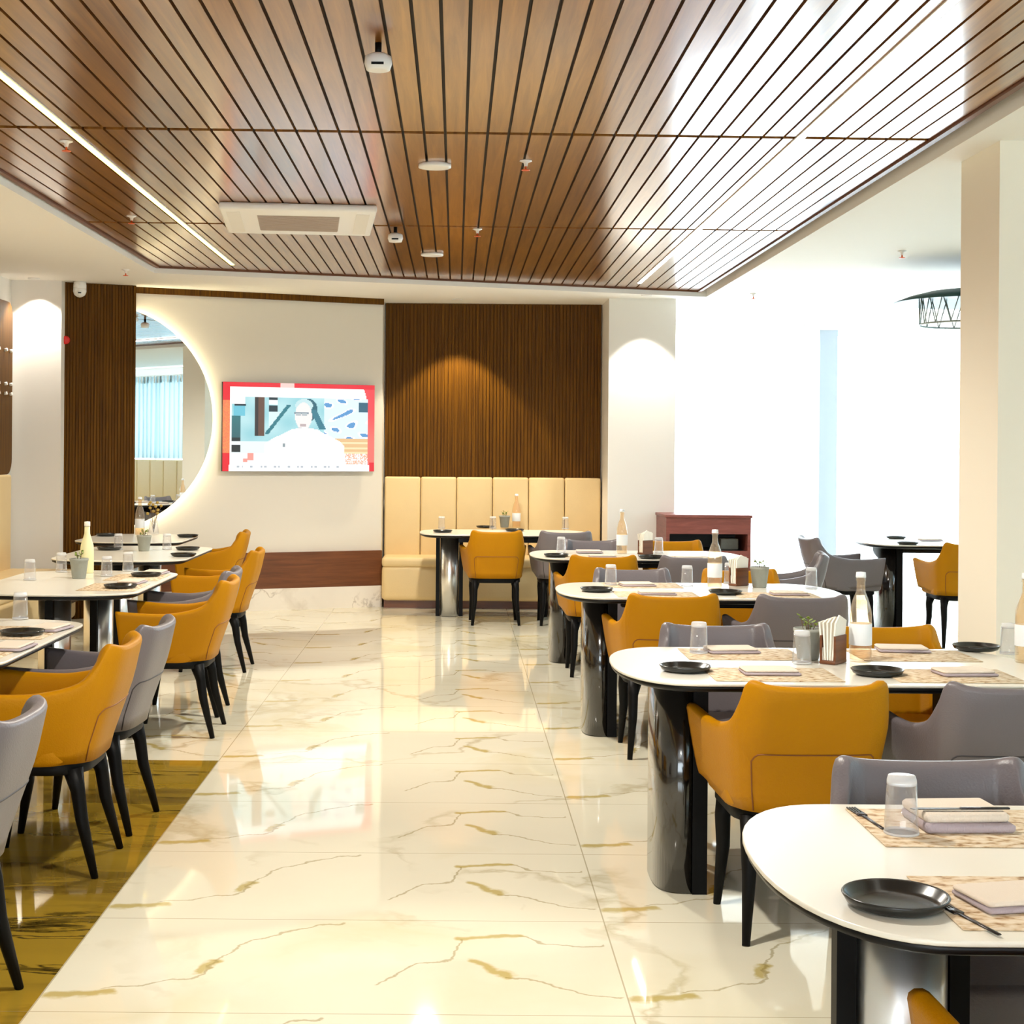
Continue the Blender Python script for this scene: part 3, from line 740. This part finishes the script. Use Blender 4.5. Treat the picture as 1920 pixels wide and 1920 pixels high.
# ------------------------------------------------------------------ tables
TZ = .75
def oval(L, Wd, a, ins=0.0, n=22):
    q = []; b = Wd / 2
    for sx in (1, -1):
        for k in range(n + 1):
            t = -PI/2 + PI * k / n
            cx = L / 2 - a
            ct, st = math.cos(t), math.sin(t)
            e = 2 / 2.3
            x = cx + (a - ins) * abs(ct) ** e * (1 if ct >= 0 else -1); y = (b - ins) * abs(st) ** e * (1 if st >= 0 else -1)
            q.append((sx * x, sx * y))
    return q
def make_table(L, Wd, style, name='oval_dining_table'):
    r = empty(name, 'x', 'table')
    a = .24; top = MB()
    rings = [[(x, y, z) for x, y in oval(L, Wd, a, i)] for i, z in ((.0025, TZ - .010), (0, TZ - .008), (0, TZ - .002), (.002, TZ))]
    top.loft(rings, 0, True)
    top.build('tabletop', M['table'], r)
    ed = MB()
    rings = [[(x, y, z) for x, y in oval(L, Wd, a, i)] for i, z in ((.03, TZ - .032), (.006, TZ - .022), (.004, TZ - .0101))]
    ed.loft(rings, 0, True); u = ed.build('underframe', M['tedge'], r)
    MB().box(-L/2 + .35, L/2 - .35, -.04, .04, .66, TZ - .03).build('crossbar', M['tedge'], r)
    for sx in (-1, 1):
        xc = sx * (L / 2 - .225)
        pd = MB(); d_ = .20
        if style == 'steel':
            xc = sx * (L / 2 - .27); w = .083
            pd.prism([(xc + w * math.cos(2 * PI * k / 40), w * math.sin(2 * PI * k / 40)) for k in range(40)], 0.004, TZ - .031, 0, 0, True)
            ped = pd.build('pedestal', M['steel'], r)
            for s2 in (-1, 1):
                x0 = xc + s2 * (w + .002)
                MB().box(min(x0, x0 + s2 * .036), max(x0, x0 + s2 * .036), -.02, .02, 0, TZ - .031).build('side_post', M['black'], ped)
        else:
            out = []; x_in = xc - sx * .085
            for k in range(25):
                t = -PI/2 + PI * k / 24
                e = .62
                out.append((xc + sx * (-.03 + .115 * abs(math.cos(t)) ** e), d_ * (1 if math.sin(t) >= 0 else -1) * abs(math.sin(t)) ** e))
            pd.prism(out, 0.004, TZ - .031, 0, 0, True)
            ped = pd.build('pedestal', M['darksteel'], r)
            xa = xc - sx * .033
            MB().box(min(xa, xa - sx * .05), max(xa, xa - sx * .05), -d_ - .004, d_ + .004, 0, TZ - .031).build('side_plate', M['black'], ped)
    return r
tR = make_table(1.50, .90, 'steel'); tD = make_table(1.50, .90, 'dark'); tE = make_table(1.15, .85, 'steel')
tg = 'oval ivory-topped tables'
def setup(o, x, y, rz, label):
    o.location = (x, y, 0); o.rotation_euler = (0, 0, math.radians(rz)); o['label'] = label; o['group'] = tg; return o
setup(tR, 1.30, 2.78, 0, 'nearest oval ivory table at the lower right corner')
setup(tD, 1.30, 5.33, 0, 'second oval ivory table from the front on the right, on dark pedestals')
dup(tD, (1.29, 8.12, 0), 0, 'third oval ivory table from the front on the right')
dup(tD, (1.28, 10.82, 0), 0, 'fourth oval ivory table on the right, just before the service counter')
dup(tR, (.43, 13.58, 0), 0, 'oval ivory table standing at the cream bench under the wide walnut panel')
dup(tD, (4.10, 12.62, 0), 0, 'oval ivory table at the bright window, partly behind the pillar')
dup(tR, (-2.00, 5.80, 0), PI/2, 'nearest oval ivory table on the left, cut by the left edge')
dup(tR, (-2.07, 8.35, 0), PI/2, 'second oval ivory table on the left, with the cement pot')
dup(tR, (-2.23, 10.62, 0), PI/2, 'third oval ivory table on the left')
setup(tE, -2.57, 12.33, 90, 'farthest small ivory table on the left below the mirror')

# ------------------------------------------------------------------ table setting
Z = TZ + .0005
ZM = Z + .0022
protos = {}
def proto(kind, maker):
    def place(loc, rz, label, group, cat):
        if kind not in protos:
            o = maker(); protos[kind] = o; o.location = loc; o.rotation_euler = (0, 0, rz)
            tag(o, label, cat, group); return o
        o = dup(protos[kind], loc, rz, label, group); o['category'] = cat; return o
    return place
def mk_plate():
    return MB().lathe([(0, .004), (.06, .004), (.073, .008), (.082, .019), (.086, .021), (.0875, .019), (.080, .006), (.066, 0), (0, 0)], seg=48).build('side_plate', M['plate'])
plate = proto('plate', mk_plate)
def mk_glass():
    o = empty('water_glass', 'x', 'glass')
    MB().lathe([(.0315, 0), (.0335, .0), (.0335, .004), (.0287, .100), (.0270, .100), (.0312, 0)], seg=32).build('glass_wall', M['glass'], o)
    MB().lathe([(0, .096), (.0285, .096), (.0285, .104), (.026, .113), (0, .113)], seg=32).build('thick_base', M['thickglass'], o)
    MB().lathe([(.0338, .0), (.0342, .002), (.0338, .005), (.0330, .005), (.0330, 0)], seg=32).build('rim', M['thickglass'], o)
    return o
glass = proto('glass', mk_glass)
def bumpy_slab(w, d_, h, n=14):
    mb = MB(); rings = []
    for k, (i, z) in enumerate(((.004, 0), (0, h * .3), (0, h * .7), (.006, h))):
        ring = []
        for (cx, cy, a0) in ((w/2 - .01, d_/2 - .01, 0), (-w/2 + .01, d_/2 - .01, 90), (-w/2 + .01, -d_/2 + .01, 180), (w/2 - .01, -d_/2 + .01, 270)):
            for q in range(4):
                a = math.radians(a0 + 30 * q); ring.append((cx + (.01 - i) * math.cos(a), cy + (.01 - i) * math.sin(a), z + (.003 * math.sin(40 * cx) if k == 3 else 0)))
        rings.append(ring)
    return mb.loft(rings)
def mk_napkin():
    o = empty('folded_napkin', 'x', 'napkin')
    bumpy_slab(.19, .125, .009).build('lower_fold', M['mauve'], o)
    t = bumpy_slab(.18, .115, .009).build('upper_fold', M['napkin'], o); t.location = (-.004, .004, .009); t.rotation_euler = (0, 0, .03)
    return o
napkin = proto('napkin', mk_napkin)
def mk_mat():
    return MB().rbox(-.21, .21, -.15, .15, 0, .002, .0008, 1).build('paper_placemat', M['mat'])
placemat = proto('mat', mk_mat)
def mk_pot():
    o = empty('plant_pot', 'x', 'plant pot')
    MB().lathe([(0, 0), (.036, 0), (.038, .004), (.050, .098), (.053, .10), (.053, .112), (.047, .112), (.045, .09), (0, .088)], seg=32).build('pot', M['pot'], o)
    lf = MB(); st = MB()
    for k in range(6):
        a = k * 1.05 + .3; R_ = .012 + .018 * (k % 3) / 2; h = .13 + .022 * ((k * 37) % 5) / 4
        x, y = R_ * math.cos(a), R_ * math.sin(a)
        st.tube([(x * .3, y * .3, .088), (x * .7, y * .7, .11), (x, y, h)], .0015, 5)
        for s in range(3):
            b_ = a + s * 2.1; c = Vector((x, y, h - .008 * s)); d = Vector((math.cos(b_), math.sin(b_), .55)) * .019; e = Vector((-math.sin(b_), math.cos(b_), 0)) * .008
            lf.add([c, c + d * .5 + e, c + d, c + d * .5 - e, c + d * .5 + Vector((0, 0, .003))], [(0, 3, 4), (3, 2, 4), (2, 1, 4), (1, 0, 4)], 0, True)
    st.build('stem', M['stem'], o); l = lf.build('foliage', M['leaf'], o); l['kind'] = 'stuff'
    return o
pot = proto('pot', mk_pot)
def mk_bottle():
    o = empty('water_bottle', 'x', 'bottle')
    prof = [(0, 0), (.036, 0), (.039, .004), (.039, .165), (.037, .185), (.026, .225), (.0155, .25), (.0145, .285), (.017, .287), (.017, .297), (.0135, .298), (.0125, .285), (.0135, .25), (.024, .224), (.0345, .184), (.0365, .165), (.0365, .008), (0, .006)]
    MB().lathe(prof, seg=32).build('bottle_body', M['bottleglass'], o)
    MB().lathe([(.0395, .06), (.0400, .061), (.0400, .135), (.0395, .136)], seg=32).build('paper_label', M['label'], o)
    MB().lathe([(0, .299), (.0175, .299), (.018, .302), (.0165, .318), (0, .32)], seg=20).build('cap', M['label'], o)
    return o
bottle = proto('bottle', mk_bottle)
def mk_juice():
    o = empty('juice_bottle', 'x', 'bottle')
    MB().lathe([(0, 0), (.036, 0), (.039, .004), (.039, .14), (.036, .165), (.024, .205), (.0165, .23), (.0155, .27), (0, .272)], seg=32).build('bottle_body', M['lemon'], o)
    MB().lathe([(0, .272), (.017, .272), (.017, .30), (0, .302)], seg=20).build('cap', M['tissue'], o)
    return o
juice = proto('juice', mk_juice)
def mk_holder():
    o = empty('napkin_holder', 'x', 'napkin holder')
    MB().rbox(-.05, .05, -.03, .03, 0, .012, .003, 2).build('base', M['basewood'], o)
    for s in (-1, 1):
        MB().prism([(-.045, s * .026 - .004), (.045, s * .026 - .004), (.045, s * .026 + .004), (-.045, s * .026 + .004)], .012, .10).build('side_board', M['basewood'], o)
    ts = MB()
    for k in range(5):
        y0 = -.018 + .009 * k; lean = (k - 2) * .006
        ts.add([(-.04, y0, .013), (.04, y0, .013), (.045, y0 + lean, .15 + .008 * (k % 2)), (-.012, y0 + lean, .172 - .006 * k), (-.045, y0 + lean, .145),
                (-.04, y0 + .006, .013), (.04, y0 + .006, .013), (.045, y0 + .006 + lean, .15 + .008 * (k % 2)), (-.012, y0 + .006 + lean, .172 - .006 * k), (-.045, y0 + .006 + lean, .145)],
               [(0, 1, 2, 3, 4), (9, 8, 7, 6, 5), (0, 5, 6, 1), (1, 6, 7, 2), (2, 7, 8, 3), (3, 8, 9, 4), (4, 9, 5, 0)])
    t = ts.build('paper_napkins', M['tissue'], o); t['kind'] = 'stuff'
    return o
holder = proto('holder', mk_holder)
def mk_fork():
    mb = MB(); mb.rbox(-.004, .004, -.09, .02, 0, .0025, .001, 1)
    mb.rbox(-.010, .010, .02, .045, 0, .003, .001, 1)
    for k in range(4): mb.box(-.010 + .0056 * k, -.0072 + .0056 * k, .045, .09, 0.0004, .0024)
    return mb.build('fork', M['cutlery'])
fork = proto('fork', mk_fork)
def mk_knife():
    mb = MB(); mb.rbox(-.005, .005, -.10, .0, 0, .004, .0015, 1); mb.prism([(-.006, 0), (.005, 0), (.007, .08), (.002, .10), (-.006, .095)], .001, .0025)
    return mb.build('table_knife', M['cutlery'])
knife = proto('knife', mk_knife)

# placemats, each in front of its chair
for (x, y, lab) in ((1.01, 2.53, 'printed beige placemat at the front of the nearest right table, under the fork'),
                    (1.03, 3.03, 'printed beige placemat at the back of the nearest right table, under the inverted glass'),
                    (1.06, 5.08, 'printed placemat at the front left of the second right table'),
                    (1.66, 5.08, 'printed placemat at the front right of the second right table'),
                    (1.05, 5.58, 'printed placemat at the back left of the second right table'),
                    (1.68, 5.58, 'printed placemat at the back right of the second right table'),
                    (1.04, 7.86, 'printed placemat at the front left of the third right table'),
                    (1.66, 7.86, 'printed placemat at the front right of the third right table'),
                    (1.03, 8.38, 'printed placemat at the back left of the third right table'),
                    (.97, 10.56, 'printed placemat at the front left of the fourth right table'),
                    (1.56, 10.56, 'printed placemat at the front right of the fourth right table')):
    placemat((x, y, Z), 0, lab, 'printed placemats', 'placemat')
for (x, y, lab) in ((-1.74, 5.46, 'printed placemat at the right side of the nearest left table, front seat'),
                    (-1.74, 6.05, 'printed placemat at the right side of the nearest left table, rear seat'),
                    (-1.80, 8.02, 'printed placemat at the right side of the second left table, front seat'),
                    (-1.80, 8.62, 'printed placemat at the right side of the second left table, rear seat')):
    placemat((x, y, Z), PI/2, lab, 'printed placemats', 'placemat')

def put(fn, u, v, rz, label, group, cat, z=Z):
    return fn(pt(u, v, z), rz, label, group, cat)
PG, GG, NG = 'black side plates', 'upturned water glasses', 'folded napkins'
for (u, v, lab) in ((1679, 1698, 'large black side plate on the nearest right table'),
                    (1285, 1258, 'black side plate at the left end of the second right table'),
                    (1645, 1265, 'black side plate in the front middle of the second right table'),
                    (1830, 1219, 'black side plate at the back right of the second right table'),
                    (1119, 1109, 'black side plate at the left end of the third right table'),
                    (1360, 1114, 'black side plate in the front middle of the third right table'),
                    (1043, 1044, 'black side plate at the left end of the fourth right table'),
                    (1220, 1047, 'black side plate in the front middle of the fourth right table'),
                    (830, 998, 'black side plate at the left end of the bench table'),
                    (965, 996, 'black side plate in the middle of the bench table'),
                    (910, 990, 'black side plate at the bench side of the bench table'),
                    (1702, 1021, 'black side plate at the left front of the window table'),
                    (1680, 1010, 'black side plate at the left back of the window table'),
                    (42, 1191, 'black side plate on the nearest left table'),
                    (226, 1103, 'black side plate at the front of the second left table'),
                    (274, 1081, 'black side plate at the rear of the second left table'),
                    (344, 1043, 'black side plate at the front of the third left table'),
                    (352, 1031, 'black side plate at the rear of the third left table'),
                    (205, 1031, 'black side plate on the wall side of the third left table'),
                    (352, 1007, 'black side plate on the aisle side of the farthest left table'),
                    (200, 1005, 'black side plate on the wall side of the farthest left table')):
    put(plate, u, v, 0, lab, PG, 'plate')
for (u, v, lab) in ((1690, 1562, 'large upturned glass on the nearest right table'),
                    (1310, 1224, 'upturned glass at the back left of the second right table'),
                    (1503, 1243, 'upturned glass before the cement pot of the second right table'),
                    (1892, 1226, 'upturned glass at the right edge on the second right table'),
                    (1145, 1097, 'upturned glass at the left end of the third right table'),
                    (1288, 1099, 'upturned glass left of the bottle on the third right table'),
                    (1368, 1093, 'upturned glass beside the napkin holder of the third right table'),
                    (1521, 1103, 'upturned glass at the right end of the third right table'),
                    (1052, 1036, 'upturned glass at the left end of the fourth right table'),
                    (1235, 1037, 'upturned glass before the service counter'),
                    (828, 991, 'upturned glass at the left end of the bench table'),
                    (924, 991, 'upturned glass beside the pot on the bench table'),
                    (1060, 992, 'upturned glass at the right end of the bench table'),
                    (38, 1160, 'upturned glass at the rear of the nearest left table'),
                    (56, 1087, 'upturned glass on the wall side of the second left table'),
                    (115, 1072, 'upturned glass behind the pot of the second left table'),
                    (200, 1080, 'upturned glass right of the juice bottle'),
                    (240, 1070, 'upturned glass at the rear of the second left table'),
                    (222, 1030, 'upturned glass left of the holder on the third left table'),
                    (313, 1030, 'upturned glass right of the holder on the third left table')):
    put(glass, u, v, 0, lab, GG, 'glass', z=ZM)
for (u, v, a, lab) in ((1795, 1545, .05, 'thick folded napkin behind the upturned glass on the nearest right table'),
                       (1915, 1690, .2, 'folded napkin at the right edge of the nearest right table'),
                       (1372, 1222, .1, 'folded napkin at the back left of the second right table'),
                       (1443, 1262, 0, 'folded napkin at the front left of the second right table'),
                       (1692, 1220, -.1, 'folded napkin at the back right of the second right table'),
                       (1808, 1264, .1, 'folded napkin at the front right of the second right table'),
                       (1195, 1098, .1, 'folded napkin at the back left of the third right table'),
                       (1232, 1114, 0, 'folded napkin at the front left of the third right table'),
                       (1480, 1115, 0, 'folded napkin at the front right of the third right table'),
                       (1105, 1036, 0, 'folded napkin at the back left of the fourth right table'),
                       (1130, 1045, 0, 'folded napkin at the front left of the fourth right table'),
                       (1292, 1048, 0, 'folded napkin at the front right of the fourth right table'),
                       (1745, 1014, 0, 'folded napkin on the window table'),
                       (95, 1180, 1.4, 'folded napkin beside the plate of the nearest left table'),
                       (25, 1215, 1.5, 'folded napkin at the left edge of the nearest left table'),
                       (248, 1093, 1.5, 'folded napkin between the two plates of the second left table'),
                       (292, 1075, 1.5, 'folded napkin at the rear corner of the second left table')):
    nk = put(napkin, u, v, a, lab, NG, 'napkin', z=ZM + .001)
    nk.scale = (.95, 1.25, 2.0) if 'thick' in lab else (1, 1, 1)
put(pot, 1515, 1236, 0, 'grey cement pot with a green sprig on the second right table', 'cement pots', 'plant pot')
put(pot, 1424, 1101, 1, 'grey cement pot at the right of the third right table', 'cement pots', 'plant pot')
put(pot, 946, 989, 2, 'grey cement pot on the bench table', 'cement pots', 'plant pot')
put(pot, 148, 1084, 3, 'grey cement pot on the second left table', 'cement pots', 'plant pot')
put(pot, 270, 1033, 4, 'grey cement pot on the third left table', 'cement pots', 'plant pot')
put(bottle, 1613, 1240, 0, 'tall clear water bottle on the second right table', 'clear water bottles', 'bottle')
put(bottle, 1340, 1103, .5, 'clear water bottle on the third right table', 'clear water bottles', 'bottle')
put(bottle, 1166, 1038, .5, 'clear water bottle on the fourth right table', 'clear water bottles', 'bottle')
put(bottle, 968, 989, .5, 'clear water bottle on the bench table', 'clear water bottles', 'bottle')
put(bottle, 1924, 1242, .5, 'clear bottle cut by the right edge on the second right table', 'clear water bottles', 'bottle')
put(bottle, 262, 1003, .5, 'clear water bottle on the farthest left table', 'clear water bottles', 'bottle')
put(juice, 163, 1074, 0, 'pale yellow juice bottle on the second left table', None, 'bottle')
put(holder, 1562, 1243, .9, 'brown napkin holder with white paper napkins on the second right table', 'napkin holders', 'napkin holder')
put(holder, 1385, 1098, .6, 'brown napkin holder on the third right table', 'napkin holders', 'napkin holder')
put(holder, 1210, 1039, .6, 'brown napkin holder on the fourth right table', 'napkin holders', 'napkin holder')
fp = pt(1812, 1722, ZM); fork((fp.x, fp.y, ZM + .0005), .25, 'dark fork on the front placemat of the nearest right table', 'forks', 'fork')
fp = pt(1625, 1535, ZM); fork((fp.x, fp.y, ZM + .0005), .1, 'dark fork on the back placemat left of the upturned glass', 'forks', 'fork')
fp = pt(1795, 1545, ZM); knife((fp.x - .01, fp.y - .045, ZM + .040), PI/2 + .05, 'dark table knife lying on the thick folded napkin', None, 'knife')

# flower vase on the farthest left table
fv = empty('flower_vase', 'glass vase with dry yellow flowers on the farthest left table', 'vase', pt(288, 1003, Z))
MB().lathe([(0, 0), (.04, 0), (.045, .02), (.035, .08), (.03, .11), (.033, .12), (.029, .12), (.027, .11), (.032, .08), (.04, .02), (0, .006)], seg=28).build('vase_body', M['glass'], fv)
st = MB(); flw = MB()
for k in range(11):
    a = k * 2.4; R_ = .03 + .05 * (k % 4) / 3; h = .18 + .09 * ((k * 13) % 7) / 6
    e = Vector((R_ * math.cos(a), R_ * math.sin(a), h)); st.tube([(0, 0, .02), (e.x * .4, e.y * .4, h * .6), e], .0016, 5)
    flw.lathe([(0, -.012), (.011, -.006), (.014, .004), (.008, .012), (0, .014)], c=e, seg=8)
s_ = st.build('stem', M['stem'], fv); s_['kind'] = 'stuff'; f_ = flw.build('flower_heads', M['twig'], fv); f_['kind'] = 'stuff'

# ------------------------------------------------------------------ service counter
sv = empty('service_counter', 'reddish wooden service counter with a dark open front before the window', 'counter', (1.88, 13.55, 0), .03)
MB().rbox(-.01, .77, -.02, .57, .895, .92, .004, 2).build('countertop', M['redwood'], sv)
MB().box(0, .03, 0, .55, 0, .895).build('side_panel', M['redwood'], sv)
MB().box(.73, .76, 0, .55, 0, .895).build('side_panel', M['redwood'], sv)
MB().box(.03, .73, 0, .03, .75, .895).build('front_panel', M['redwood'], sv)
MB().box(.03, .73, .52, .55, 0, .895).build('back_panel', M['interior'], sv)
MB().box(.03, .73, .03, .52, .58, .60).build('shelf', M['interior'], sv)
MB().box(.03, .73, 0, .03, .05, .60).build('lower_panel', M['redwood'], sv)
bx_ = MB().rbox(-.08, .08, -.06, .06, 0, .10, .01, 2).build('storage_box', M['pot']); q = sv.matrix_world
bx_.location = (1.88 + .60, 13.55 + .25, .6005); tag(bx_, 'small grey box inside the dark opening of the service counter', 'box')

# ------------------------------------------------------------------ ceiling things
ac = empty('air_conditioner', 'white ceiling cassette air conditioner with a grey central grille', 'air conditioner', (-1.0, 9.56, ZS), math.radians(5.5))
MB().rbox(-.47, .47, -.52, .52, -.045, -.001, .015, 2).build('panel', M['white'], ac)
g = MB(); g.box(-.25, .25, -.30, .30, -.049, -.0455)
for k in range(16): g.box(-.245, .245, -.295 + .0375 * k, -.275 + .0375 * k, -.054, -.049)
g.build('grille', M['grille'], ac)
for sx in (-1, 1): MB().box(sx * .39 - .04, sx * .39 + .04, -.42, .42, -.0475, -.0455).build('air_flap', M['wall'], ac)

def smoke(x, y, lab, s=1.0):
    o = empty('smoke_detector', lab, 'smoke detector', (x, y, ZS), 0, 'smoke detectors')
    MB().lathe([(.012, 0), (.012, -.05 * s)], seg=12).build('stem', M['black'], o)
    MB().lathe([(.03, -.04 * s), (.047, -.05 * s), (.05, -.075 * s), (.042, -.098 * s), (.03, -.10 * s), (0, -.10 * s)], seg=28).build('body', M['white'], o)
    MB().box(-.022, .022, -.0525, -.046, -.088 * s, -.080 * s).build('vent_slot', M['black'], o)
smoke(-.29, 5.45, 'white smoke detector nearest to us on the slatted ceiling')
smoke(-.41, 10.0, 'white smoke detector right of the air conditioner on the slatted ceiling')

def panel_light(x, y, lab, power=290):
    o = empty('ceiling_light', lab, 'ceiling light', (x, y, ZS), 0, 'round ceiling lights')
    MB().lathe([(.062, 0), (.084, 0), (.084, -.016), (.062, -.018)], seg=36).build('rim', M['white'], o)
    MB().lathe([(0, -.004), (.066, -.004), (.066, -.014), (0, -.014)], seg=36).build('diffuser', M['lamp'], o)
    ld = bpy.data.lights.new('panel', 'SPOT'); ld.energy = power; ld.color = (1, .95, .84); ld.spot_size = math.radians(165); ld.spot_blend = .6; ld.shadow_soft_size = .07
    lo = bpy.data.objects.new('lamp', ld); COL.objects.link(lo); lo.parent = o; lo.location = (0, 0, -.03)
panel_light(-.12, 7.78, 'round white ceiling light nearer to us, before the air conditioner')
panel_light(-.15, 4.20, 'added round white ceiling light out of view, overhead before the middle tables', 260)  # unseen light added in line with the visible ones to brighten the floor
panel_light(-.15, -0.60, 'added round white ceiling light out of view, overhead at the camera end', 150)  # second added light, unseen, continues the row for more light from above
panel_light(-.19, 11.35, 'round white ceiling light farther back, near the end of the slats')

def led(x, y0, y1, m_, lab):
    o = empty('led_strip', lab, 'strip light', (x, y0, ZS - .001), 0, 'linear ceiling lights')
    MB().box(-.02, .02, 0, y1 - y0, -.006, .0).build('channel', M['white'], o)
    MB().box(-.014, .014, .01, y1 - y0 - .01, -.010, -.0062).build('diffuser', m_, o)
led(-1.79, -3.9, 12.1, M['led_warm'], 'warm yellow strip light along the left of the slatted ceiling')
led(1.58, -3.9, 13.2, M['led_cool'], 'white strip light along the right of the slatted ceiling')

def sprinkler(x, y, z, lab):
    o = empty('fire_sprinkler', lab, 'sprinkler', (x, y, z), 0, 'ceiling sprinklers')
    MB().lathe([(.03, 0), (.032, -.004), (.012, -.012), (.008, -.03)], seg=18).build('flange', M['white'], o)
    MB().lathe([(.004, -.028), (.006, -.045), (.022, -.048), (.022, -.051), (0, -.052)], seg=14).build('bulb', M['orange'], o)
sprinkler(-1.87, 7.25, ZS, 'sprinkler beside the warm strip light, nearer to us')
sprinkler(-2.06, 9.6, ZS, 'sprinkler beside the warm strip light, farther back')
sprinkler(.34, 7.65, ZS, 'sprinkler in the middle of the slatted ceiling')
sprinkler(.13, 10.05, ZS, 'sprinkler behind the middle of the slatted ceiling')
sprinkler(-2.64, 12.1, ZC, 'sprinkler on the plaster beside the far left corner of the slats')
sprinkler(3.10, 10.6, ZC, 'sprinkler on the white ceiling near the hanging lamp')
sprinkler(2.64, 13.55, ZC, 'sprinkler on the white ceiling before the far window')

def downlight(x, y, lab, power, col, size, tx=0, ty=0, blend=.25):
    o = empty('recessed_downlight', lab, 'downlight', (x, y, ZC), 0, 'recessed downlights')
    MB().lathe([(.03, -.001), (.05, -.001), (.05, -.006), (.03, -.004)], seg=28).build('trim_ring', M['white'], o)
    MB().lathe([(0, -.002), (.031, -.002), (.031, -.003), (0, -.003)], seg=28).build('lens', M['lamp'], o)
    ld = bpy.data.lights.new('spot', 'SPOT'); ld.energy = power; ld.color = col; ld.spot_size = math.radians(size); ld.spot_blend = blend; ld.shadow_soft_size = .03
    lo = bpy.data.objects.new('lamp', ld); COL.objects.link(lo); lo.parent = o; lo.location = (0, 0, -.02); lo.rotation_euler = (tx, ty, 0)
warm = (1.0, .85, .62)
downlight(.0, 14.30, 'recessed downlight over the cream bench', 110, warm, 84)
downlight(1.72, 13.80, 'recessed downlight before the back pier', 60, (1, .96, .9), 80)
downlight(-3.56, 12.78, 'recessed downlight before the left pier', 45, (1, .94, .84), 95)
downlight(-3.05, 9.3, 'recessed downlight over the left banquette', 60, warm, 100)

# hanging lamp
pl = empty('pendant_lamp', 'dark teal wire pendant lamp beside the pillar', 'pendant lamp', (3.78, 11.2, ZC))
MB().lathe([(.0, -.245), (.30, -.25), (.54, -.30), (.545, -.295), (.44, -.255), (.30, -.22), (.06, -.19), (0, -.19)], seg=48).build('shade', M['teal'], pl)
MB().tube([(0, 0, 0), (0, 0, -.2)], .012).build('rod', M['teal'], pl)
MB().lathe([(.06, 0), (.06, -.02), (0, -.022)], seg=24).build('canopy', M['teal'], pl)
cg = MB(); K = 18
for k in range(K):
    a, b = 2 * PI * k / K, 2 * PI * (k + .5) / K; c = 2 * PI * (k + 1) / K
    A, B, C_ = [(.36 * math.cos(t), .36 * math.sin(t)) for t in (a, b, c)]
    cg.tube([(*A, -.26), (*B, -.46)], .004, 5); cg.tube([(*B, -.46), (*C_, -.26)], .004, 5)
cg.build('wire_cage', M['wire'], pl)
def ringt(z, R_): return [(R_ * math.cos(2 * PI * k / 40), R_ * math.sin(2 * PI * k / 40), z) for k in range(41)]
MB().tube(ringt(-.46, .36), .007, 6).build('lower_ring', M['wire'], pl)
